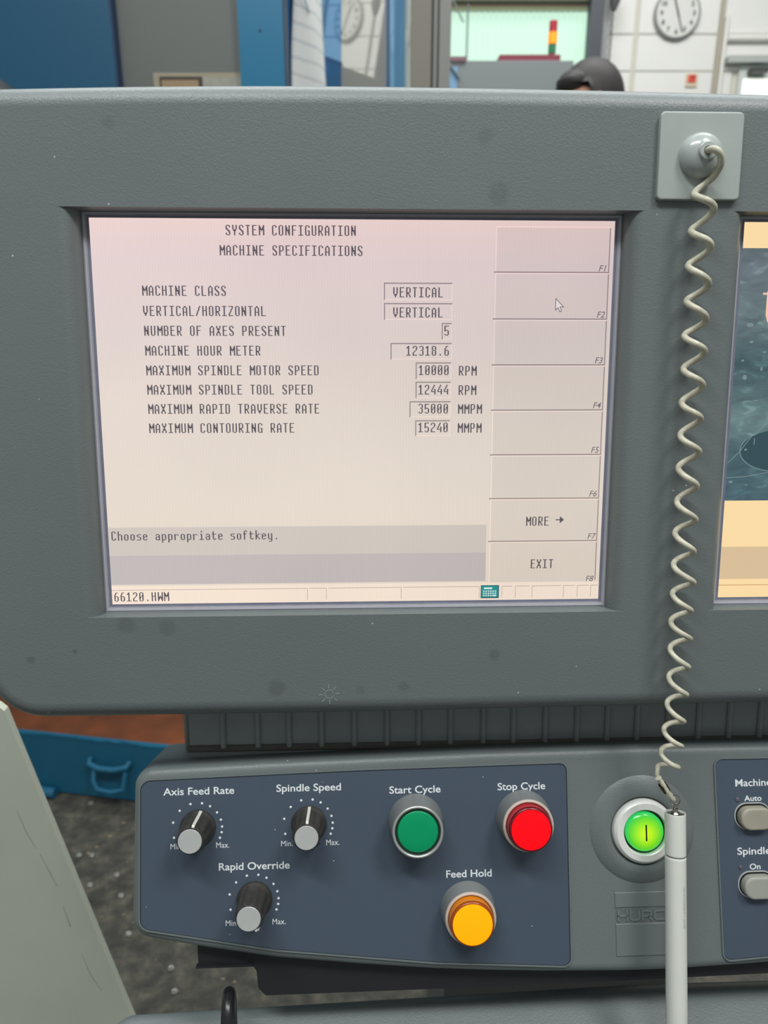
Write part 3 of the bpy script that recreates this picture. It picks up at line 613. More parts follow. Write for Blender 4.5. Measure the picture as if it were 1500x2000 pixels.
# oblong keys at the right edge
for (kx, ky, st) in ((266.2, 12.2, 'stained'), (266.8, -32.8, 'clean')):
    cap = fillet(rect(kx - 12.6, ky - 8.8, kx + 12.6, ky + 8.8), 8.7, 10)
    km = mat('key_grey_' + st, (150, 152, 144) if st == 'clean' else (150, 146, 132), rough=.5, var=.04 if st == 'clean' else .16, vscale=90)
    rimk = MB().ring(cap, inset(cap, .7), 1.2, 1.9).obj('key_rim', mat('key_rim_pale', (170, 172, 172), rough=.4), FP, console, smooth=False)
    MB().prism(inset(cap, .7), 1.2, 1.5).obj('key_recess', DARKGAP, FP, rimk, smooth=False)
    c2 = inset([(x + .6, y - .7) for x, y in cap], 1.4)
    slab(c2, 7.2, 1.4, 1.6, seg=5).obj('oblong_key', km, FP, rimk, angle=50)
    rimk['label'] = 'grey oblong key under Auto' if st == 'stained' else 'grey oblong key under On'
for (x, y) in ((256.3, 23.0), (256.5, -21.6)):
    MB().lathe([(1.5, 1.3), (1.4, 1.8), (.8, 2.2)], (x, y), 20).obj('indicator_light', mat('indicator_dull', (88, 84, 92), rough=.25), FP, console)
# black bracket under the panel
br = [(-108.5, -58), (-107.5, -79.2), (-71, -81), (-69, -84), (-67.9, -95), (-63, -100), (113, -99.6), (280, -97.4), (450, -97.4), (450, -50), (-100, -50)]
br = fillet(br[::1], [0, 1.5, 2, 1.5, 4, 2, 0, 0, 0, 0, 0], 4)
MB().prism([(x, y) for x, y in br], -48, -10).obj('mounting_bracket', mat('black_bracket', (24, 26, 30), rough=.5, var=.15, vscale=40), FP, console, smooth=False)
MB().box(-108.5, -79.6, -10.5, -71, -78.2, -7).obj('bracket_flange', mat('black_bracket', (24, 26, 30)), FP, console, smooth=False)
# console column carrying everything down to the floor
MB().box(60, 420, 0, 280, 640, 780, 0).box(-60, 380, 0, 400, 760, 60, 12).obj('support_column', mat('column_grey', (96, 100, 100), rough=.5), Matrix.Translation((0, .14, 0)), console, smooth=False)
MB().box(110, 540, 760, 230, 640, 960, 0).obj('support_arm', mat('column_grey', (96, 100, 100)), Matrix.Translation((0, .02, 0)), console, smooth=False)

# ------------------------------------------------------------ cord mount, coiled cord, stylus
mount = MB(); mount.add(*[(lambda m: (m.v, m.f))(slab(rect(170.0, 122.4, 217.2, 169.0, 2.6, 5), 15.2, 12.05, .7, seg=3))][0])
mo = mount.obj('cord_mount', PLATE, FS, None, angle=50)
tag(mo, 'pale grey square plate with a glossy dome, stuck above the divider between the displays', 'mount')
dp = [(12.6, 15.0)] + [(12.4 * math.cos(a), 15.2 + 8.6 * math.sin(a)) for a in [math.pi / 2 * k / 12 for k in range(0, 10)]]
dome = MB().lathe(dp, (193.4, 145.6), 56).obj('mount_dome', DOME, FS, mo, angle=60)
MB().lathe([(5.2, 21.5), (5.0, 24.0), (4.5, 24.7), (2.5, 24.7), (2.1, 23.8)], (193.6, 145.9), 40).obj('mount_nozzle', DOME, FS, mo, angle=50)
CT = [(194.0, 134.3, 22), (194.6, 122.9, 22), (193.4, 114.1, 22), (194.0, 103.1, 22), (193.2, 94.4, 22), (193.6, 84.3, 22), (193.2, 74.1, 22), (193.8, 65.0, 22), (193.2, 54.9, 22), (194.0, 45.7, 22), (193.6, 36.6, 22), (194.4, 27.0, 22), (193.8, 17.7, 22), (194.8, 7.5, 22), (193.8, -1.4, 22), (195.0, -11.2, 22), (194.2, -20.8, 22), (195.2, -30.7, 22), (194.2, -40.8, 22), (195.4, -50.5, 22), (194.6, -60.8, 22), (195.6, -69.7, 22), (195.0, -80.1, 22), (195.8, -88.8, 22), (196.0, -99.1, 22), (196.2, -106.9, 22), (195.8, -116.6, 22), (196.4, -124.6, 22), (196.2, -134.1, 22), (196.8, -141.8, 22), (196.6, -152.5, 22), (197.2, -160.0, 22), (196.4, -170.2, 21.8), (197.4, -177.7, 21.1), (196.6, -188.4, 20.3), (197.2, -195.6, 19.7), (196.8, -205.1, 18.9), (196.4, -210.7, 18.5), (196.0, -219.6, 17.9), (195.6, -221.4, 17.4)]
def cr_(a, b, c, d, t): return .5 * ((2 * b) + (c - a) * t + (2 * a - 5 * b + 4 * c - d) * t * t + (3 * b - a - 3 * c + d) * t ** 3)
path = []
ex = [(193.6, 145.9, 22.5), (193.6, 145.7, 25.8), (194.8, 145.2, 28.4), (197.4, 143.6, 28.9), (199.6, 140.9, 27.2), (200.6, 137.6, 24.4)]
for k in range(len(ex) - 1):
    a = ex[max(0, k - 1)]; b = ex[k]; c = ex[k + 1]; d = ex[k + 2] if k + 2 < len(ex) else CT[0][:0] or (199.75, 134.3, 22)
    for j in range(4): path.append(tuple(cr_(a[i], b[i], c[i], d[i], j / 4) for i in range(3)))
path.append((200.6, 137.6, 24.4))
M_ = 14
for k in range(len(CT) - 1):
    a = CT[max(0, k - 1)]; b = CT[k]; c = CT[k + 1]; d = CT[min(k + 2, len(CT) - 1)]
    for j in range(M_):
        if k == 0 and j < 1: continue
        t = j / M_; ph = math.pi * (k + t); R = 5.75 + .12 * math.sin(k * 1.7)
        ctr = [cr_(a[i], b[i], c[i], d[i], t) for i in range(3)]
        path.append((ctr[0] + R * math.cos(ph), ctr[1], ctr[2] - R * math.sin(ph)))
path += [(189.3, -222.6, 17.5), (189.0, -224.6, 17.9), (189.6, -227.4, 18.6)]
wire = MB().tube(path, [1.95 - .4 * i / len(path) for i in range(len(path))], 12).obj('coiled_cord', CREAM, FS, None, angle=80)
tag(wire, 'cream coiled plastic cord hanging down the divider between the two displays', 'cord')
# folded back end with clamp
e0 = [(189.2, -226.2, 20.4), (191.6, -229.4, 20.6), (194.2, -233.6, 20.6), (196.6, -237.6, 20.4), (198.9, -240.6, 19.8), (200.2, -241.6, 18.4), (199.6, -240.6, 16.8), (196.0, -236.2, 16.2), (191.8, -230, 16.8), (189.6, -227, 18.2)]
pe = []
for k in range(len(e0) - 1):
    a = e0[max(0, k - 1)]; b = e0[k]; c = e0[k + 1]; d = e0[min(k + 2, len(e0) - 1)]
    for j in range(4): pe.append(tuple(cr_(a[i], b[i], c[i], d[i], j / 4) for i in range(3)))
MB().tube(pe, 1.6, 12).obj('cord_end', CREAM, FS, wire, angle=80)
MB().tube([(188.7, -225.5, 20.6), (189.0, -225.9, 20.55), (189.3, -226.3, 20.5)], [1.9, 1.95, 1.9], 16).obj('cord_end_rim', CREAM, FS, wire)
MB().tube([(192.0, -230.4, 19.4), (192.8, -231.7, 19.3), (194.6, -234.5, 19.2), (195.3, -235.6, 19.2)], [2.6, 2.75, 2.7, 2.6], 16).obj('crimp_sleeve', mat('tarnished_crimp', (88, 70, 56), rough=.3, metal=.8, var=.4, vscale=300), FS, wire)
# stylus in the button panel frame
sty = empty('stylus', tuple(FP @ Vector((.2, -.12, .03))), 'pale grey touchscreen stylus hanging over the power button', 'stylus')
p0 = Vector((202.6, 25.0, 27.0)); p1 = Vector((197.6, -128, 27.5)); dr = (p1 - p0).normalized()
zax = -dr; xax = Vector((1, 0, 0)); xax = (xax - zax * xax.dot(zax)).normalized(); yax = zax.cross(xax)
tilt = Matrix(((xax.x, yax.x, zax.x, p0.x * .001), (xax.y, yax.y, zax.y, p0.y * .001), (xax.z, yax.z, zax.z, p0.z * .001), (0, 0, 0, 1)))
FT = FP @ tilt
r = 6.45
MB().lathe([(r - .9, -1.6), (r - .5, -.3), (r - .1, -.25), (r, -.7), (r, -1.4), (r, -25.4), (r, -26.0), (r - .35, -26.5)], (0, 0), 48).obj('stylus_cap', STYL, FT, sty, angle=40)
MB().lathe([(r - .5, -26.4), (r - .5, -27.4)], (0, 0), 48).obj('stylus_joint', mat('joint_dark', (104, 104, 100)), FT, sty)
MB().lathe([(r - .35, -27.2), (r, -27.8), (r, -28.6), (r, -110), (r, -128), (r - .7, -142), (r - 1.8, -158), (2.4, -172), (1.0, -176)], (0, 0), 48).obj('stylus_barrel', STYL, FT, sty, angle=40)
MB().lathe([(r - 1.0, -1.4), (r - 1.1, -1.0), (3.2, -.8), (2.6, .2), (1.9, .4), (1.7, 2.4), (1.1, 2.8), (.9, 4.6)], (0, 0), 40).obj('stylus_plug', STEEL, FT, sty, angle=40)
rg = [(3.1 * math.cos(a), 0, 7.4 + 3.1 * math.sin(a)) for a in [2 * math.pi * k / 32 for k in range(33)]]
MB().tube(rg, .38, 8, cap=False).obj('key_ring', STEEL, FT, sty)
MB().tube([(1.2 * math.cos(a), -.3 + .0, 4.3 + 1.3 * math.sin(a)) for a in [2 * math.pi * k / 16 for k in range(17)]], .4, 8, cap=False).obj('swivel_loop', STEEL, FT, sty)
text_obj('VCI ACCUPOINT 1 101/99', 'moulded_lettering', mat('lettering_pale', (160, 160, 155)), FT @ Matrix.Translation((.0022, -.00, -.044)) @ Matrix.Rotation(math.radians(90), 4, 'X') @ Matrix.Rotation(math.radians(-90), 4, 'Z'), sty, 0, 0, width=25, size=1.7, z=6.12)

# ------------------------------------------------------------ keyboard tray and the black hook in front
c50, s50 = math.cos(math.radians(52)), math.sin(math.radians(52))
K = Matrix(((1, 0, 0, 0), (0, c50, s50, -.1265), (0, -s50, c50, -.047), (0, 0, 0, 1)))
FK = FP @ K
tr = slab(fillet([(-176, -150), (590, -150), (590, 1), (200, 3), (-176, -5)], [20, 20, 24, 0, 20], 10), 9, -24, 10, seg=7).obj('keyboard_tray', GREY, FK, None, angle=45)
tag(tr, 'grained grey keyboard housing along the bottom edge below the button panel', 'keyboard tray')
FQ = FP
hook = [(-82.5, -134, 20), (-82.2, -122, 26), (-82.0, -108, 29), (-81.8, -95, 28), (-82.0, -87.5, 25), (-82.6, -84.5, 20), (-83.4, -85.5, 12), (-84.6, -92, 3), (-85.6, -104, -6), (-86, -122, -12)]
hp = []
for k in range(len(hook) - 1):
    a = hook[max(0, k - 1)]; b = hook[k]; c = hook[k + 1]; d = hook[min(k + 2, len(hook) - 1)]
    for j in range(5): hp.append(tuple(cr_(a[i], b[i], c[i], d[i], j / 5) for i in range(3)))
tag(MB().tube(hp, 4.1, 16).obj('black_hook', mat('black_rubber', (26, 27, 29), rough=.3), FP, None, angle=80), 'black rubber-coated hook arching over the grey keyboard housing', 'hook')

# ------------------------------------------------------------ SETTING AND BACKGROUND (metres)
def mm(*a): return [tuple(x * 1000 for x in p) for p in a]
floor = MB().box(-4000, -2500, -60, 4500, 5300, 0).obj('floor', mat('concrete_floor', (86, 82, 74), rough=.75, bump=.5, bscale=40, var=.0), FW, None, smooth=False); tag(floor, kind='structure')
def floor_mat():
    m = MATS['concrete_floor']; nt = m.node_tree; N = nt.nodes; L = nt.links; b = N['Principled BSDF']
    tc = N.new('ShaderNodeTexCoord'); n = N.new('ShaderNodeTexNoise'); n.inputs['Scale'].default_value = 26; n.inputs['Detail'].default_value = 7; n.inputs['Roughness'].default_value = .65; L.new(tc.outputs['Object'], n.inputs['Vector'])
    cr = N.new('ShaderNodeValToRGB'); e = cr.color_ramp.elements; e[0].position = .25; e[0].color = lin((42, 41, 37)); e[1].position = .8; e[1].color = lin((118, 114, 98))
    for p, c in ((.45, (62, 61, 55)), (.58, (82, 80, 70))): q = e.new(p); q.color = lin(c)
    L.new(n.outputs['Fac'], cr.inputs[0]); L.new(cr.outputs[0], b.inputs['Base Color'])
floor_mat()
CHIP = mat('bright_swarf', (196, 194, 186), rough=.25, metal=.5); RUST = mat('rusty_fleck', (160, 90, 50), rough=.7)
chip_pts = [(-.76, 1.6), (-.72, 1.42), (-.69, 1.42), (-.66, 1.33), (-.58, 1.3), (-.42, 1.12), (-.53, 1.2), (-.61, 1.36), (-.4, 1.07)]
chip_lb = ['just below the blue drawer front', 'beside the guard edge, left of a pair', 'right one of the bright pair halfway down', 'alone in the middle of the bare floor', 'close to the left side of the button panel',
           'nearest the black bracket', 'between the guard and lower corner of the navy panel', 'level with the rapid override caption', 'just above the keyboard housing']
for (x, y), lb in zip(chip_pts, chip_lb):
    x *= 1000; y *= 1000; pt = [(x + 5 * math.cos(t * 1.3), y + 5 * math.sin(t * 1.3), 2.6 + t * .4) for t in range(7)]
    tag(MB().tube(pt, 1.5, 6).obj('metal_chip', CHIP, FW, None), 'bright metal chip on the floor, ' + lb, 'metal chip', 'curled metal chips on the floor')
mb = MB()
for k in range(160):
    x, y = random.uniform(-1100, 100), random.uniform(900, 1560); s = random.uniform(1.5, 4)
    a = random.uniform(0, 3.1); mb.box(x - s, y - s * .5, 0, x + s, y + s * .5, s * .6)
tag(mb.obj('swarf_litter', mat('dull_swarf', (150, 132, 104), rough=.5, var=.3, vscale=8), FW, None, smooth=False), 'fine dull swarf crumbs scattered over the floor', 'swarf', kind='stuff')

# blue steel tray on the floor
bx = Vector((.98640004, -.16436228, 0)); by = Vector((.16436228, .98640004, 0)); o0 = Vector((-.92, 1.653, 0))
FB = Matrix(((bx.x, by.x, 0, o0.x), (bx.y, by.y, 0, o0.y), (0, 0, 1, 0), (0, 0, 0, 1)))
BLUE = mat('blue_paint_steel', (30, 98, 128), rough=.45, var=.12, vscale=9)
tray = empty('steel_drawer', tuple(o0 + bx * .35), 'low blue steel drawer with a looped handle and rusty orange inside, on the floor', 'drawer')
MB().box(-330, 0, 6, 600, 14, 178).obj('drawer_front', BLUE, FB, tray, smooth=False)
MB().box(-330, 14, 6, -318, 200, 178).box(588, 14, 6, 600, 200, 178).box(-330, 200, 6, 600, 208, 200).obj('drawer_side', BLUE, FB, tray, smooth=False)
MB().box(-318, 14, 6, 588, 200, 168).obj('rusty_liner', mat('rust_orange', (122, 64, 28), rough=.8, var=.4, vscale=12, dark=(52, 32, 22)), FB, tray, smooth=False)
ragged = [(-330, 178)]
for k in range(40): ragged.append((-330 + (k + 1) * 23, 178 + random.uniform(-1, 5)))
MB().add([(x, -1, z) for x, z in ragged] + [(x, 6, z) for x, z in ragged] + [(x, 6, z - 8) for x, z in ragged] + [(x, -1, z - 8) for x, z in ragged],
    [(a * 41 + i, a * 41 + i + 1, ((a + 1) % 4) * 41 + i + 1, ((a + 1) % 4) * 41 + i) for a in range(4) for i in range(40)]).obj('folded_lip', BLUE, FB, tray, smooth=False)
hd = MB().tube([(168, -2, 124), (172, -18, 118), (200, -24, 112), (240, -24, 112), (272, -18, 118), (276, -2, 124)], 8, 10)
hd.tube([(186, -20, 112), (190, -36, 84), (202, -42, 64), (240, -42, 60), (268, -36, 66), (272, -20, 108)], 6, 10)
hd.obj('drawer_handle', BLUE, FB, tray)
MB().tube([(-330, -16, 26), (62, -16, 14)], 14, 14).obj('guide_tube', BLUE, FB, tray)

# pale sheet metal guard in the left foreground
gp = [(-.365, .904), (-.371, .910), (-1.25, .965), (-1.25, .0), (-.170, .0), (-.283, .512)]
gv = [(x * 1000, 620, z * 1000) for x, z in gp] + [(x * 1000, 628, z * 1000) for x, z in gp]
g = mesh_obj('machine_guard', gv, [tuple(range(6)), tuple(reversed(range(6, 12)))] + [(i, (i + 1) % 6, 6 + (i + 1) % 6, 6 + i) for i in range(6)],
             mat('guard_beige_grey', (206, 210, 194), rough=.5, bump=.04, bscale=200, var=.07, vscale=10), FW, None, smooth=False)
tag(g, 'beige grey sheet metal guard with a slanting edge at the lower left', 'machine guard')
SC = mat('scuff_brown', (176, 174, 156), rough=.7)
for pth in ([(-.358, .79), (-.352, .762), (-.345, .742)], [(-.342, .735), (-.335, .712), (-.330, .694)], [(-.327, .668), (-.323, .64)], [(-.315, .60), (-.309, .572), (-.300, .55)]):
    pth = [(x - .012, z) for x, z in pth]
    MB().tube([(x * 1000, 619.8, z * 1000) for x, z in pth], [.2, .5, .2][:len(pth)], 6).obj('scuff_mark', SC, FW, g)

BEI = mat('beige_frame', (150, 142, 122), rough=.6)
# blue machining centre behind, left
mc = empty('machining_centre', (-.6, 1.9, 0), 'blue and grey machine cabinet filling the background at the upper left', 'machine')
MB().box(-1800, 1950, 0, -626, 1990, 2600).obj('side_panel', mat('blue_cabinet', (24, 80, 110), rough=.38, var=.06, vscale=3), FW, mc, smooth=False)
MB().box(-626, 1952, 0, -622, 1990, 2600).obj('panel_edge', mat('panel_edge_dark', (28, 58, 92)), FW, mc, smooth=False)
MB().box(-640, 1990, 0, -336, 2030, 2600).obj('grey_door', mat('grey_cabinet', (98, 102, 99), rough=.5, var=.05, vscale=4), FW, mc, smooth=False)
MB().box(-548, 1984, 1500, -336, 1990, 1766, 2).obj('window_frame', BEI, FW, mc, smooth=False)
MB().box(-532, 1980, 1500, -432, 1985, 1757).obj('window_opening', mat('dark_brown', (62, 52, 40)), FW, mc, smooth=False)
MB().box(-527, 1977, 1500, -440, 1981, 1749).obj('tan_insert', mat('tan_insert_m', (150, 126, 96)), FW, mc, smooth=False)
MB().box(-430, 1980, 1500, -336, 1985, 1755).obj('pale_insert', mat('pale_insert_m', (150, 148, 138), var=.3, vscale=60), FW, mc, smooth=False)
MB().box(-335, 1955, 0, -232, 2030, 2600, 4).obj('corner_pillar', mat('bright_blue_cabinet', (30, 110, 146), rough=.3), FW, mc, smooth=False)
MB().box(-232, 1958, 0, -229, 2030, 2600).obj('pillar_edge', mat('panel_edge_dark', (28, 58, 92)), FW, mc, smooth=False)
MB().lathe([(2.4, 0), (2.4, 3)], (0, 0), 10).obj('rivet', BLACKP, Matrix.Translation((-.285, 1.955, 1.845)) @ Matrix.Rotation(math.radians(90), 4, 'X'), mc)
# unidentified dark rounded object at the far left, modelled as a dome on an arm
lp = MB().lathe([(1, 110)] + [(110 * math.sin(a), 110 * math.cos(a)) for a in [math.pi * k / 24 for k in range(1, 13)]] + [(110, -110), (100, -130)], (0, 0), 40).obj('dark_round_object', mat('dull_black_dome', (30, 34, 36), rough=.6), Matrix.Translation((-.80, 1.62, 1.575)), None)
tag(lp, 'unidentified black rounded object peeping over the console at the far left', 'object')
MB().tube([(-800, 1640, 1570), (-800, 1800, 1560), (-800, 1950, 1560)], 14, 12).obj('object_arm', BLACKP, FW, lp)

# reflecting window of the machine door
def mirror_mat(name, tint, base, f=.55):
    m = bpy.data.materials.new(name); m.use_nodes = True; nt = m.node_tree; N = nt.nodes; L = nt.links
    N.remove(N['Principled BSDF']); out = N['Material Output']
    d = N.new('ShaderNodeBsdfDiffuse'); d.inputs[0].default_value = lin(base); gl = N.new('ShaderNodeBsdfGlossy'); gl.inputs[0].default_value = lin(tint); gl.inputs['Roughness'].default_value = .02
    mx = N.new('ShaderNodeMixShader'); mx.inputs[0].default_value = f; L.new(d.outputs[0], mx.inputs[1]); L.new(gl.outputs[0], mx.inputs[2]); L.new(mx.outputs[0], out.inputs[0]); return m
CAM = Vector((0, 0, 1.3))
PN = Vector((0.9217, -0.3758, -0.0962)).normalized(); PM = Vector((-0.1416, 3.5224, 2.3215))
PU = Vector((-PN.y, PN.x, 0)).normalized(); PW = PN.cross(PU)
def pane(name, ea, eb, t0, t1, material, parent, off=0.0, th=.005, n=PN, u=PU, w=PW, m0=PM):
    """upright pane: ea/eb = (position, lean) of its two edges along the pane, t0..t1 = height along it"""
    f = n if n.dot(CAM - m0) > 0 else -n; q = []
    for dd in (off, off - th):
        for (e, t) in ((ea, t0), (eb, t0), (eb, t1), (ea, t1)): q.append((m0 + u * (e[0] + e[1] * t) + w * t + f * dd) * 1000)
    return mesh_obj(name, [tuple(v) for v in q], [(0, 1, 2, 3), (7, 6, 5, 4), (0, 1, 5, 4), (1, 2, 6, 5), (2, 3, 7, 6), (3, 0, 4, 7)], material, FW, parent, smooth=False)
wd = empty('machine_window', (-.2, 3.4, 0), 'reflecting upright window of a machine door beside the blue pillar', 'machine window')
pane('clear_pane', (-.079, -.163), (.4066, -.24), -2.2, .7, mirror_mat('reflecting_clear', (236, 236, 232), (196, 196, 190), .62), wd)
pane('tinted_pane', (-.56, -.089), (-.079, -.163), -2.2, .7, mirror_mat('reflecting_blue', (150, 190, 222), (70, 130, 190), .62), wd)
pane('window_edge', (.4066, -.24), (.425, -.245), -2.2, .7, mat('window_edge_blue', (70, 96, 130)), wd, off=.01, th=.03)
# lined paper taped to the pane
pf = PN if PN.dot(CAM - PM) > 0 else -PN
pv = []; pfc = []; NX, NZ = 8, 24
for j in range(NZ + 1):
    t = -.62 + 1.1 * j / NZ; L_ = -.505 - .089 * t; R_ = -.275 - .134 * t - .02 * math.sin(t * 5)
    for i in range(NX + 1):
        s_ = i / NX; p = PM + PU * (L_ + (R_ - L_) * s_) + PW * t + pf * (.02 + .012 * math.sin(s_ * 5 + t * 6)); pv.append(tuple(p * 1000))
for j in range(NZ):
    for i in range(NX): a = j * (NX + 1) + i; pfc.append((a, a + 1, a + NX + 2, a + NX + 1))
def paper_mat():
    m = mat('lined_paper', (214, 217, 216), rough=.7); nt = m.node_tree; N = nt.nodes; L = nt.links; b = N['Principled BSDF']
    tc = N.new('ShaderNodeTexCoord'); mp = N.new('ShaderNodeMapping'); mp.inputs['Rotation'].default_value = (0, .06, 0); L.new(tc.outputs['Object'], mp.inputs[0])
    w = N.new('ShaderNodeTexWave'); w.bands_direction = 'Z'; w.inputs['Scale'].default_value = 6; w.inputs['Distortion'].default_value = .8; w.inputs['Detail Scale'].default_value = 2; L.new(mp.outputs[0], w.inputs['Vector'])
    cr = N.new('ShaderNodeValToRGB'); e = cr.color_ramp.elements; e[0].position = .0; e[0].color = lin((190, 196, 198)); e[1].position = .16; e[1].color = lin((218, 220, 219)); L.new(w.outputs['Fac'], cr.inputs[0]); L.new(cr.outputs[0], b.inputs['Base Color']); return m
pp = mesh_obj('paper_sheet', pv, pfc, paper_mat(), FW, None); tag(pp, 'white lined paper sheet taped to the machine window beside the blue pillar', 'paper')
sol = pp.modifiers.new('thickness', 'SOLIDIFY'); sol.thickness = .0012
ink = [PM + PU * (-.5 + .012 * k) + PW * (-.045 - .0016 * k * k * .6) + pf * .036 for k in range(8)]
MB().tube([tuple(p * 1000) for p in ink], 2.2, 6).obj('blue_ink_mark', mat('ink_blue', (90, 130, 170)), FW, pp)
ink = [PM + PU * (-.478 + .002 * k) + PW * (.07 - .02 * k) + pf * .036 for k in range(6)]
MB().tube([tuple(p * 1000) for p in ink], 3.2, 6).obj('grey_ink_mark', mat('ink_grey', (110, 125, 140)), FW, pp)
# second, narrow reflecting pane further back
P2N = Vector((0.78, -0.62, 0)).normalized(); P2M = Vector((.09, 4.80, 2.62)); P2U = Vector((-P2N.y, P2N.x, 0)).normalized(); P2W = P2N.cross(P2U)
w2 = empty('glass_door', (.09, 4.95, 0), 'narrow pale blue glass door leaf behind the beige machine post', 'glass door')
k2 = dict(n=P2N, u=P2U, w=P2W, m0=P2M)
pane('blue_pane', (-.11, 0), (.05, 0), -2.6, .7, mirror_mat('reflecting_blue2', (150, 190, 215), (110, 160, 200), .5), w2, **k2)
pane('clear_pane', (.05, 0), (.16, 0), -2.6, .7, mirror_mat('reflecting_clear2', (235, 245, 240), (215, 225, 222), .6), w2, **k2)
pane('door_edge', (-.125, 0), (-.108, 0), -2.6, .7, mat('edge_blue2', (60, 110, 160)), w2, off=.01, th=.03, **k2)
# beige machine post
po = empty('machine_post', (.14, 2.5, 0), 'beige grey upright machine door post left of the bright roller door', 'post')
PB = mat('post_beige', (130, 125, 112), rough=.5, var=.05, vscale=8); PB2 = mat('post_grey', (134, 134, 130), rough=.45)
MB().box(80, 2500, 0, 139, 2560, 2500, 0).obj('post_face', PB, FW, po, smooth=False)
MB().box(139, 2512, 0, 147, 2560, 2500).obj('post_groove', mat('post_dark', (62, 60, 58)), FW, po, smooth=False)
MB().box(147, 2502, 0, 157, 2560, 2500).box(163, 2496, 0, 197, 2560, 2500).obj('door_rail', PB2, FW, po, smooth=False)
MB().box(157, 2514, 0, 163, 2560, 2500).obj('rail_groove', mat('post_dark2', (96, 96, 92)), FW, po, smooth=False)

# back wall with blocks, roller door, window
WALLM = mat('wall_joint_beige', (205, 202, 190), rough=.8)
wall = MB().box(-4000, 5200, 0, 370, 5400, 5000).box(1285, 5200, 0, 4500, 5400, 5000).box(370, 5200, 2865, 1285, 5400, 5000).obj('wall_back', WALLM, FW, None, smooth=False); tag(wall, kind='structure')
BLK = mat('white_painted_block', (226, 226, 222), rough=.6, bump=.3, bscale=30, var=.03, vscale=6)
bm_cache = {}
for (x0, x1) in ((1.29, 1.54), (1.54, 2.05), (2.05, 2.56), (2.56, 3.07)):
    for r_ in range(11):
        z0 = 1.326 + .2 * r_
        if x0 > 2.1 and z0 < 2.5: continue
        if x0 == 2.05 and z0 < 2.45: x1b = 2.17
        else: x1b = x1
        key = round(x1b - x0, 3)
        if key not in bm_cache:
            w_ = key * 1000; q = MB(); q.box(14, 3, 0, w_ - 12, 197, 12, 3); o = q.obj('block', BLK, FW @ Matrix.Translation((x0, 5.2, z0)) @ Matrix.Rotation(math.radians(90), 4, 'X'), wall, smooth=False); bm_cache[key] = o.data
        else: new_obj('block', bm_cache[key], Matrix.Translation((x0, 5.2, z0)) @ Matrix.Rotation(math.radians(90), 4, 'X'), wall)
# translucent corrugated roller door
vs = []; n_ = 120
for i in range(n_ + 1):
    x = 372 + 912 * i / n_; y = 5260 + 9 * math.cos(i * math.pi / 2.5)
    vs += [(x, y, 0), (x, y, 2864)]
rd = mesh_obj('door_1', vs, [(2 * i, 2 * i + 2, 2 * i + 3, 2 * i + 1) for i in range(n_)], mat('translucent_corrugated', (120, 140, 128), rough=.7, emit=(208, 243, 222), estr=.86), FW, None); tag(rd, kind='structure')
MB().box(372, 5180, 2864, 1284, 5235, 2885, 3).obj('trim_1', mat('warm_trim', (196, 180, 150), rough=.6), FW, None, smooth=False)['kind'] = 'structure'
MB().box(340, 5120, 2885, 1320, 5200, 2960).obj('trim_2', mat('dark_beam', (104, 98, 84), rough=.6), FW, None, smooth=False)['kind'] = 'structure'
# far window, bright with daylight
w1 = MB().box(2195, 5170, 1500, 3100, 5200, 2560, 4).obj('window_1', mat('window_frame_grey', (206, 212, 208)), FW, None, smooth=False); tag(w1, kind='structure')
MB().box(2225, 5165, 1530, 3070, 5171, 2480).obj('window_pane', mat('daylit_pane', (200, 205, 200), emit=(250, 252, 242), estr=1.0), FW, w1, smooth=False)
tag(MB().box(2240, 5090, 2500, 2340, 5165, 2530, 8).obj('dark_fitting', mat('fitting_dark', (70, 74, 72)), FW, None), 'dark oblong lamp-like fitting above the bright window at the right edge', 'fitting')  # plain dark block for a lamp-like fitting above the window
for nm, x, r_, c, lb in (('conduit', 2054, 10, (176, 168, 150), 'tan upright conduit on the white block wall'), ('water_pipe', 2082, 13, (226, 226, 220), 'white upright pipe beside the tan conduit')):
    tag(MB().tube([(x, 5172, 1200), (x, 5172, 2400), (x, 5172, 3600 if nm == 'conduit' else 2820)], r_, 12).obj(nm, mat(nm + '_paint', c, rough=.5), FW, None), lb, 'pipe')
tag(MB().tube([(2094, 5168, 2700), (2400, 5168, 2700), (3200, 5168, 2700)], 20, 14).obj('horizontal_pipe', mat('water_pipe_paint', (226, 226, 220)), FW, None), 'white horizontal pipe running right along the block wall', 'pipe')
tag(MB().box(2100, 5120, 2560, 3200, 5185, 2600, 6).obj('cable_tray', mat('tray_grey', (176, 182, 178)), FW, None), 'grey horizontal cable tray above the bright window', 'cable tray')
al = MB().box(1872, 5176, 2440, 1944, 5188, 2512, 2).obj('wall_notice', mat('notice_cream', (214, 200, 176)), FW, None); tag(al, 'small red and cream notice on the white wall below the clock', 'notice')
MB().box(1884, 5170, 2462, 1930, 5177, 2504, 1).obj('red_field', mat('notice_red', (214, 70, 50)), FW, al); MB().box(1910, 5168, 2484, 1924, 5171, 2500).obj('dark_mark', mat('notice_dark_red', (130, 30, 28)), FW, al)
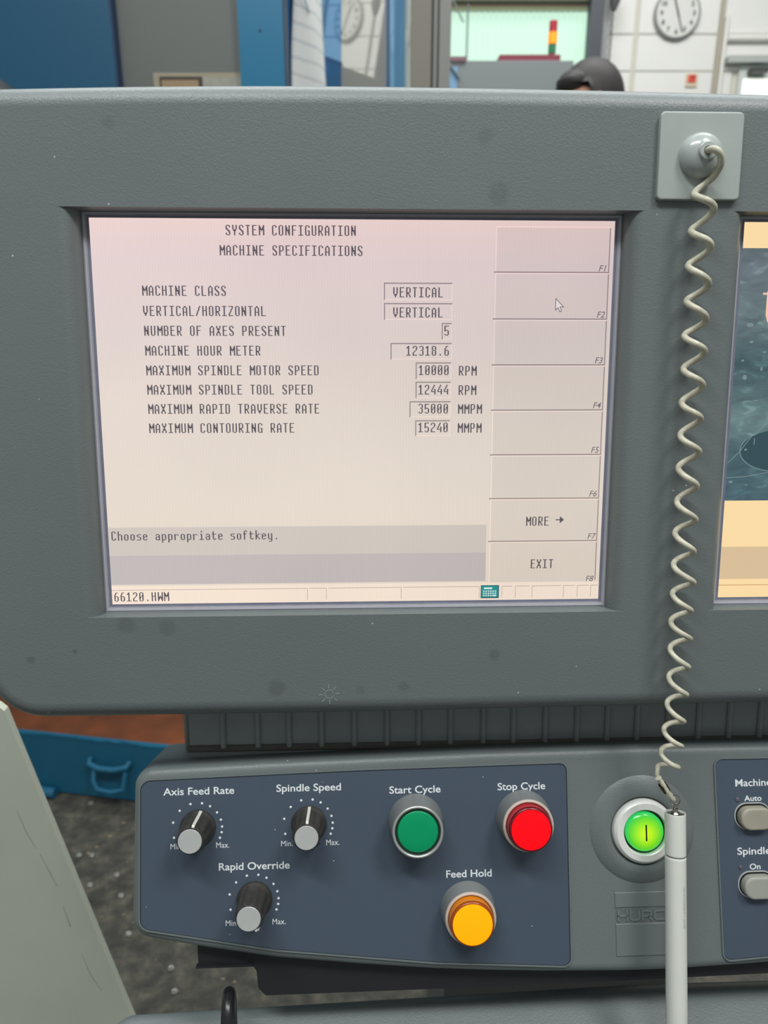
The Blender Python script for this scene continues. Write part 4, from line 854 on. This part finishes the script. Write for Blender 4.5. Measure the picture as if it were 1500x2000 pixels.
# wall clock
FC = Matrix.Translation((1.773, 5.186, 2.83)) @ Matrix.Rotation(math.radians(90), 4, 'X')
cl = MB().lathe([(139, 0), (140, 22), (136, 30), (129, 33), (126, 30), (126, 20)], (0, 0), 56, cap=False).obj('wall_clock', mat('clock_rim', (150, 152, 150), rough=.4), FC, None, angle=50)
tag(cl, 'round white wall clock with grey rim on the painted block wall', 'clock')
MB().lathe([(126, 29), (2, 29.4)], (0, 0), 56).obj('clock_face', mat('clock_white', (214, 214, 210), rough=.5), FC, cl)
CD = mat('clock_black', (44, 44, 46), rough=.5)
for h_ in range(1, 13):
    a = math.radians(90 - 30 * h_); text_obj(str(h_), 'clock_numeral', CD, FC, cl, 98 * math.cos(a), 98 * math.sin(a) - 13, size=36, bold=1.2, z=30.5, align='CENTER')
def hand(ang, l, w, back=20):
    a = math.radians(90 - ang); return strokes([[(-back * math.cos(a), -back * math.sin(a)), (l * math.cos(a), l * math.sin(a))]], w, 31.5, h=2).obj('clock_hand', CD, FC, cl, smooth=False)
hand(161, 104, 7); hand(340, 74, 9)

# steel column, chain hoist at the right of the roller door
tag(MB().box(1233, 5060, 0, 1303, 5150, 4000).box(1225, 5060, 0, 1233, 5150, 4000).obj('steel_column', mat('column_dark', (58, 64, 74), rough=.5), FW, None, smooth=False), 'dark steel column at the right side of the roller door', 'column')
tag(MB().box(1304, 5090, 0, 1346, 5150, 4000).obj('cable_duct', mat('duct_grey', (150, 152, 154), rough=.4), FW, None, smooth=False), 'light grey upright duct beside the dark steel column', 'duct')
ch = MB().tube([(1352, 5020, 2960), (1352, 5020, 2850), (1346, 5020, 2800)], [26, 30, 14], 12).obj('chain_hoist', mat('hoist_dark', (74, 74, 76), rough=.5), FW, None); tag(ch, 'grey chain hoist block with a long chain hanging beside the column', 'chain hoist')
lk = MB()
for k in range(60):
    z = 2790 - k * 25; pt = [((1342 + (8 * math.cos(a) if k % 2 else 0)), 5020 + (0 if k % 2 else 8 * math.cos(a)), z + 15 * math.sin(a)) for a in [2 * math.pi * i / 10 for i in range(11)]]
    lk.tube(pt, 3, 5, cap=False)
lk.obj('hanging_chain', mat('hoist_dark', (74, 74, 76)), FW, ch)['kind'] = 'stuff'
tag(MB().box(478, 4900, 0, 486, 4930, 2800, 2).obj('thin_post', mat('thin_dark', (84, 104, 108)), FW, None), 'thin dark green-grey upright strip before the bright roller door', 'post')
tag(MB().tube([(398, 5000, 2855), (466, 5000, 2735)], 5, 8).obj('diagonal_brace', mat('thin_dark2', (120, 130, 124)), FW, None), 'thin slanting brace at the upper left of the roller door', 'brace')

# grey machine with maroon top and stack light
gm = empty('grey_machine', (.6, 4.0, 0), 'grey machine cabinet with a maroon top in front of the roller door', 'machine')
MB().box(300, 3800, 0, 858, 4400, 2242, 4).obj('cabinet', mat('machine_grey', (114, 121, 122), rough=.45), FW, gm, smooth=False)
MAR = mat('maroon_paint', (122, 40, 58), rough=.5)
MB().box(522, 3810, 2242, 799, 4380, 2268, 2).obj('maroon_cap', MAR, FW, gm, smooth=False)
MB().box(300, 3790, 2236, 370, 3900, 2256, 2).obj('corner_cap', mat('maroon_dull', (116, 84, 92)), FW, gm, smooth=False)
MB().box(290, 3784, 1800, 332, 3799, 2212).obj('blue_side', mat('cabinet_blue', (112, 152, 188)), FW, gm, smooth=False)
MB().tube([(292, 3778, 2222), (345, 3778, 2160)], 5, 8).obj('dark_arm', mat('thin_dark', (84, 104, 108)), FW, gm)
sl = MB().lathe([(26, 2266), (24, 2272), (14, 2280), (14, 2284)], (768, 3860), 24).obj('stack_light', MAR, FW, None); tag(sl, 'red, amber and green stack light on the grey machine', 'stack light')
for nm, z0, z1, r_, c in (('green_lens', 2284, 2322, 17, (20, 104, 66)), ('amber_lens', 2322, 2368, 20, (255, 140, 0)), ('red_lens', 2368, 2414, 18, (160, 24, 44))):
    MB().lathe([(r_, z0), (r_, z1 - 2), (r_ - 3, z1)], (768, 3860), 24).obj(nm, mat('stack_' + nm, c, rough=.3, emit=c, estr=.6 if 'amber' in nm else .1), FW, sl)

# person behind the console, only the hair shows above it
def skin_body(name, J, E, root, material, parent=None, sub=2):
    me = bpy.data.meshes.new(name); names = list(J); ix = {n: i for i, n in enumerate(names)}
    me.from_pydata([J[n][:3] for n in names], [(ix[a], ix[b]) for a, b in E], []); me.materials.append(material)
    o = new_obj(name, me, FW, parent); sk = o.modifiers.new('skin', 'SKIN'); sk.use_smooth_shade = True
    for n in names:
        v = me.skin_vertices[0].data[ix[n]]; v.radius = J[n][3]; v.use_root = (n == root)
    s2 = o.modifiers.new('sub', 'SUBSURF'); s2.levels = sub; s2.render_levels = sub; return o
HX, HY, HZ = .598, 2.42, 1.80
def B(x, y, z, r1, r2=None): return (HX + x, HY + y, z, (r1, r2 or r1))
J = {'pelvis': B(.03, 0, 1.02, .12, .16), 'waist': B(.03, 0, 1.18, .10, .14), 'chest': B(.03, 0, 1.42, .12, .18), 'neck0': B(.03, 0, 1.585, .07, .08), 'neck1': B(.015, 0, 1.665, .062), 'jaw': B(-.012, 0, 1.715, .088, .078), 'head': B(-.004, 0, 1.785, .112, .094), 'crown': B(.004, 0, 1.85, .085, .078)}
for s, n in ((-1, 'n'), (1, 'f')):
    J.update({'sh' + n: B(.03, s * .19, 1.545, .062), 'el' + n: B(.02, s * .25, 1.24, .045), 'wr' + n: B(-.13, s * .22, 1.04, .03), 'ha' + n: B(-.21, s * .21, 1.01, .036, .02),
              'hip' + n: B(.03, s * .09, .95, .09), 'kn' + n: B(.02, s * .10, .5, .062), 'an' + n: B(.04, s * .10, .1, .042), 'to' + n: B(-.14, s * .11, .045, .035)})
    for i in range(4): J['fg%s%d' % (n, i)] = B(-.285 + .008 * abs(i - 1.5), s * .21 + (i - 1.5) * .018, .995, .008)
    J['th' + n] = B(-.245, s * .21 - s * .05, 1.005, .009)
E_ = [('pelvis', 'waist'), ('waist', 'chest'), ('chest', 'neck0'), ('neck0', 'neck1'), ('neck1', 'jaw'), ('jaw', 'head'), ('head', 'crown')]
for n in 'nf': E_ += [('chest', 'sh' + n), ('sh' + n, 'el' + n), ('el' + n, 'wr' + n), ('wr' + n, 'ha' + n), ('pelvis', 'hip' + n), ('hip' + n, 'kn' + n), ('kn' + n, 'an' + n), ('an' + n, 'to' + n), ('ha' + n, 'th' + n)] + [('ha' + n, 'fg%s%d' % (n, i)) for i in range(4)]
SKIN = mat('skin', (196, 140, 118), rough=.5)
person = skin_body('person', J, E_, 'pelvis', SKIN); tag(person, 'person with short dark hair standing behind the console, only the hair in view', 'person')
Jc = {k: (v[0], v[1], v[2], (v[3][0] + .014, v[3][1] + .014)) for k, v in J.items() if k[:2] in ('pe', 'wa', 'ch', 'sh', 'el', 'hi', 'kn', 'an') or k == 'neck0' or k[:2] == 'wr'}
skin_body('overalls', Jc, [e for e in E_ if e[0] in Jc and e[1] in Jc], 'pelvis', mat('navy_cloth', (40, 48, 66), rough=.8), person)
def blob(name, c, r, m, parent, n=(40, 28), f=None, zcut=-2):
    vs = []; fs = []
    for j in range(n[1] + 1):
        th = math.pi * j / n[1]
        for i in range(n[0]):
            ph = 2 * math.pi * i / n[0]; d = Vector((math.sin(th) * math.cos(ph), math.sin(th) * math.sin(ph), math.cos(th)))
            k = f(d) if f else 1; vs.append((c[0] + r[0] * d.x * k, c[1] + r[1] * d.y * k, c[2] + max(zcut(d) if callable(zcut) else zcut, r[2] * d.z * k)))
    for j in range(n[1]):
        for i in range(n[0]): a = j * n[0] + i; b_ = j * n[0] + (i + 1) % n[0]; fs.append((a, b_, b_ + n[0], a + n[0]))
    return mesh_obj(name, vs, fs, m, FW, parent, scale=1, angle=70)
hf = lambda d: 1 + .02 * math.sin(22 * math.atan2(d.y, d.x)) * (1 - abs(d.z)) + (.07 if d.x < -.3 and d.z < .25 and d.y < .2 else 0)
blob('hair', (HX + .004, HY, 1.795), (.097, .093, .112), mat('dark_hair', (48, 44, 44), rough=.6, bump=.5, bscale=160, var=.25, vscale=60), person, f=hf, zcut=lambda d: .032 if d.x < -.25 else -.012 if d.x < .15 else -.085)
blob('hair_fringe', (HX - .052, HY - .02, 1.835), (.046, .06, .036), mat('dark_hair', (48, 44, 44)), person, f=hf)
for s in (-1, 1):
    blob('ear', (HX + .006, HY + s * .084, 1.778), (.02, .012, .034), SKIN, person)
    blob('eye', (HX - .083, HY + s * .03, 1.79), (.010, .013, .009), mat('eye_white', (230, 228, 224), rough=.2), person)
blob('nose', (HX - .094, HY, 1.762), (.024, .013, .024), SKIN, person)
blob('mouth', (HX - .078, HY, 1.722), (.012, .026, .006), mat('lips', (170, 96, 90)), person)
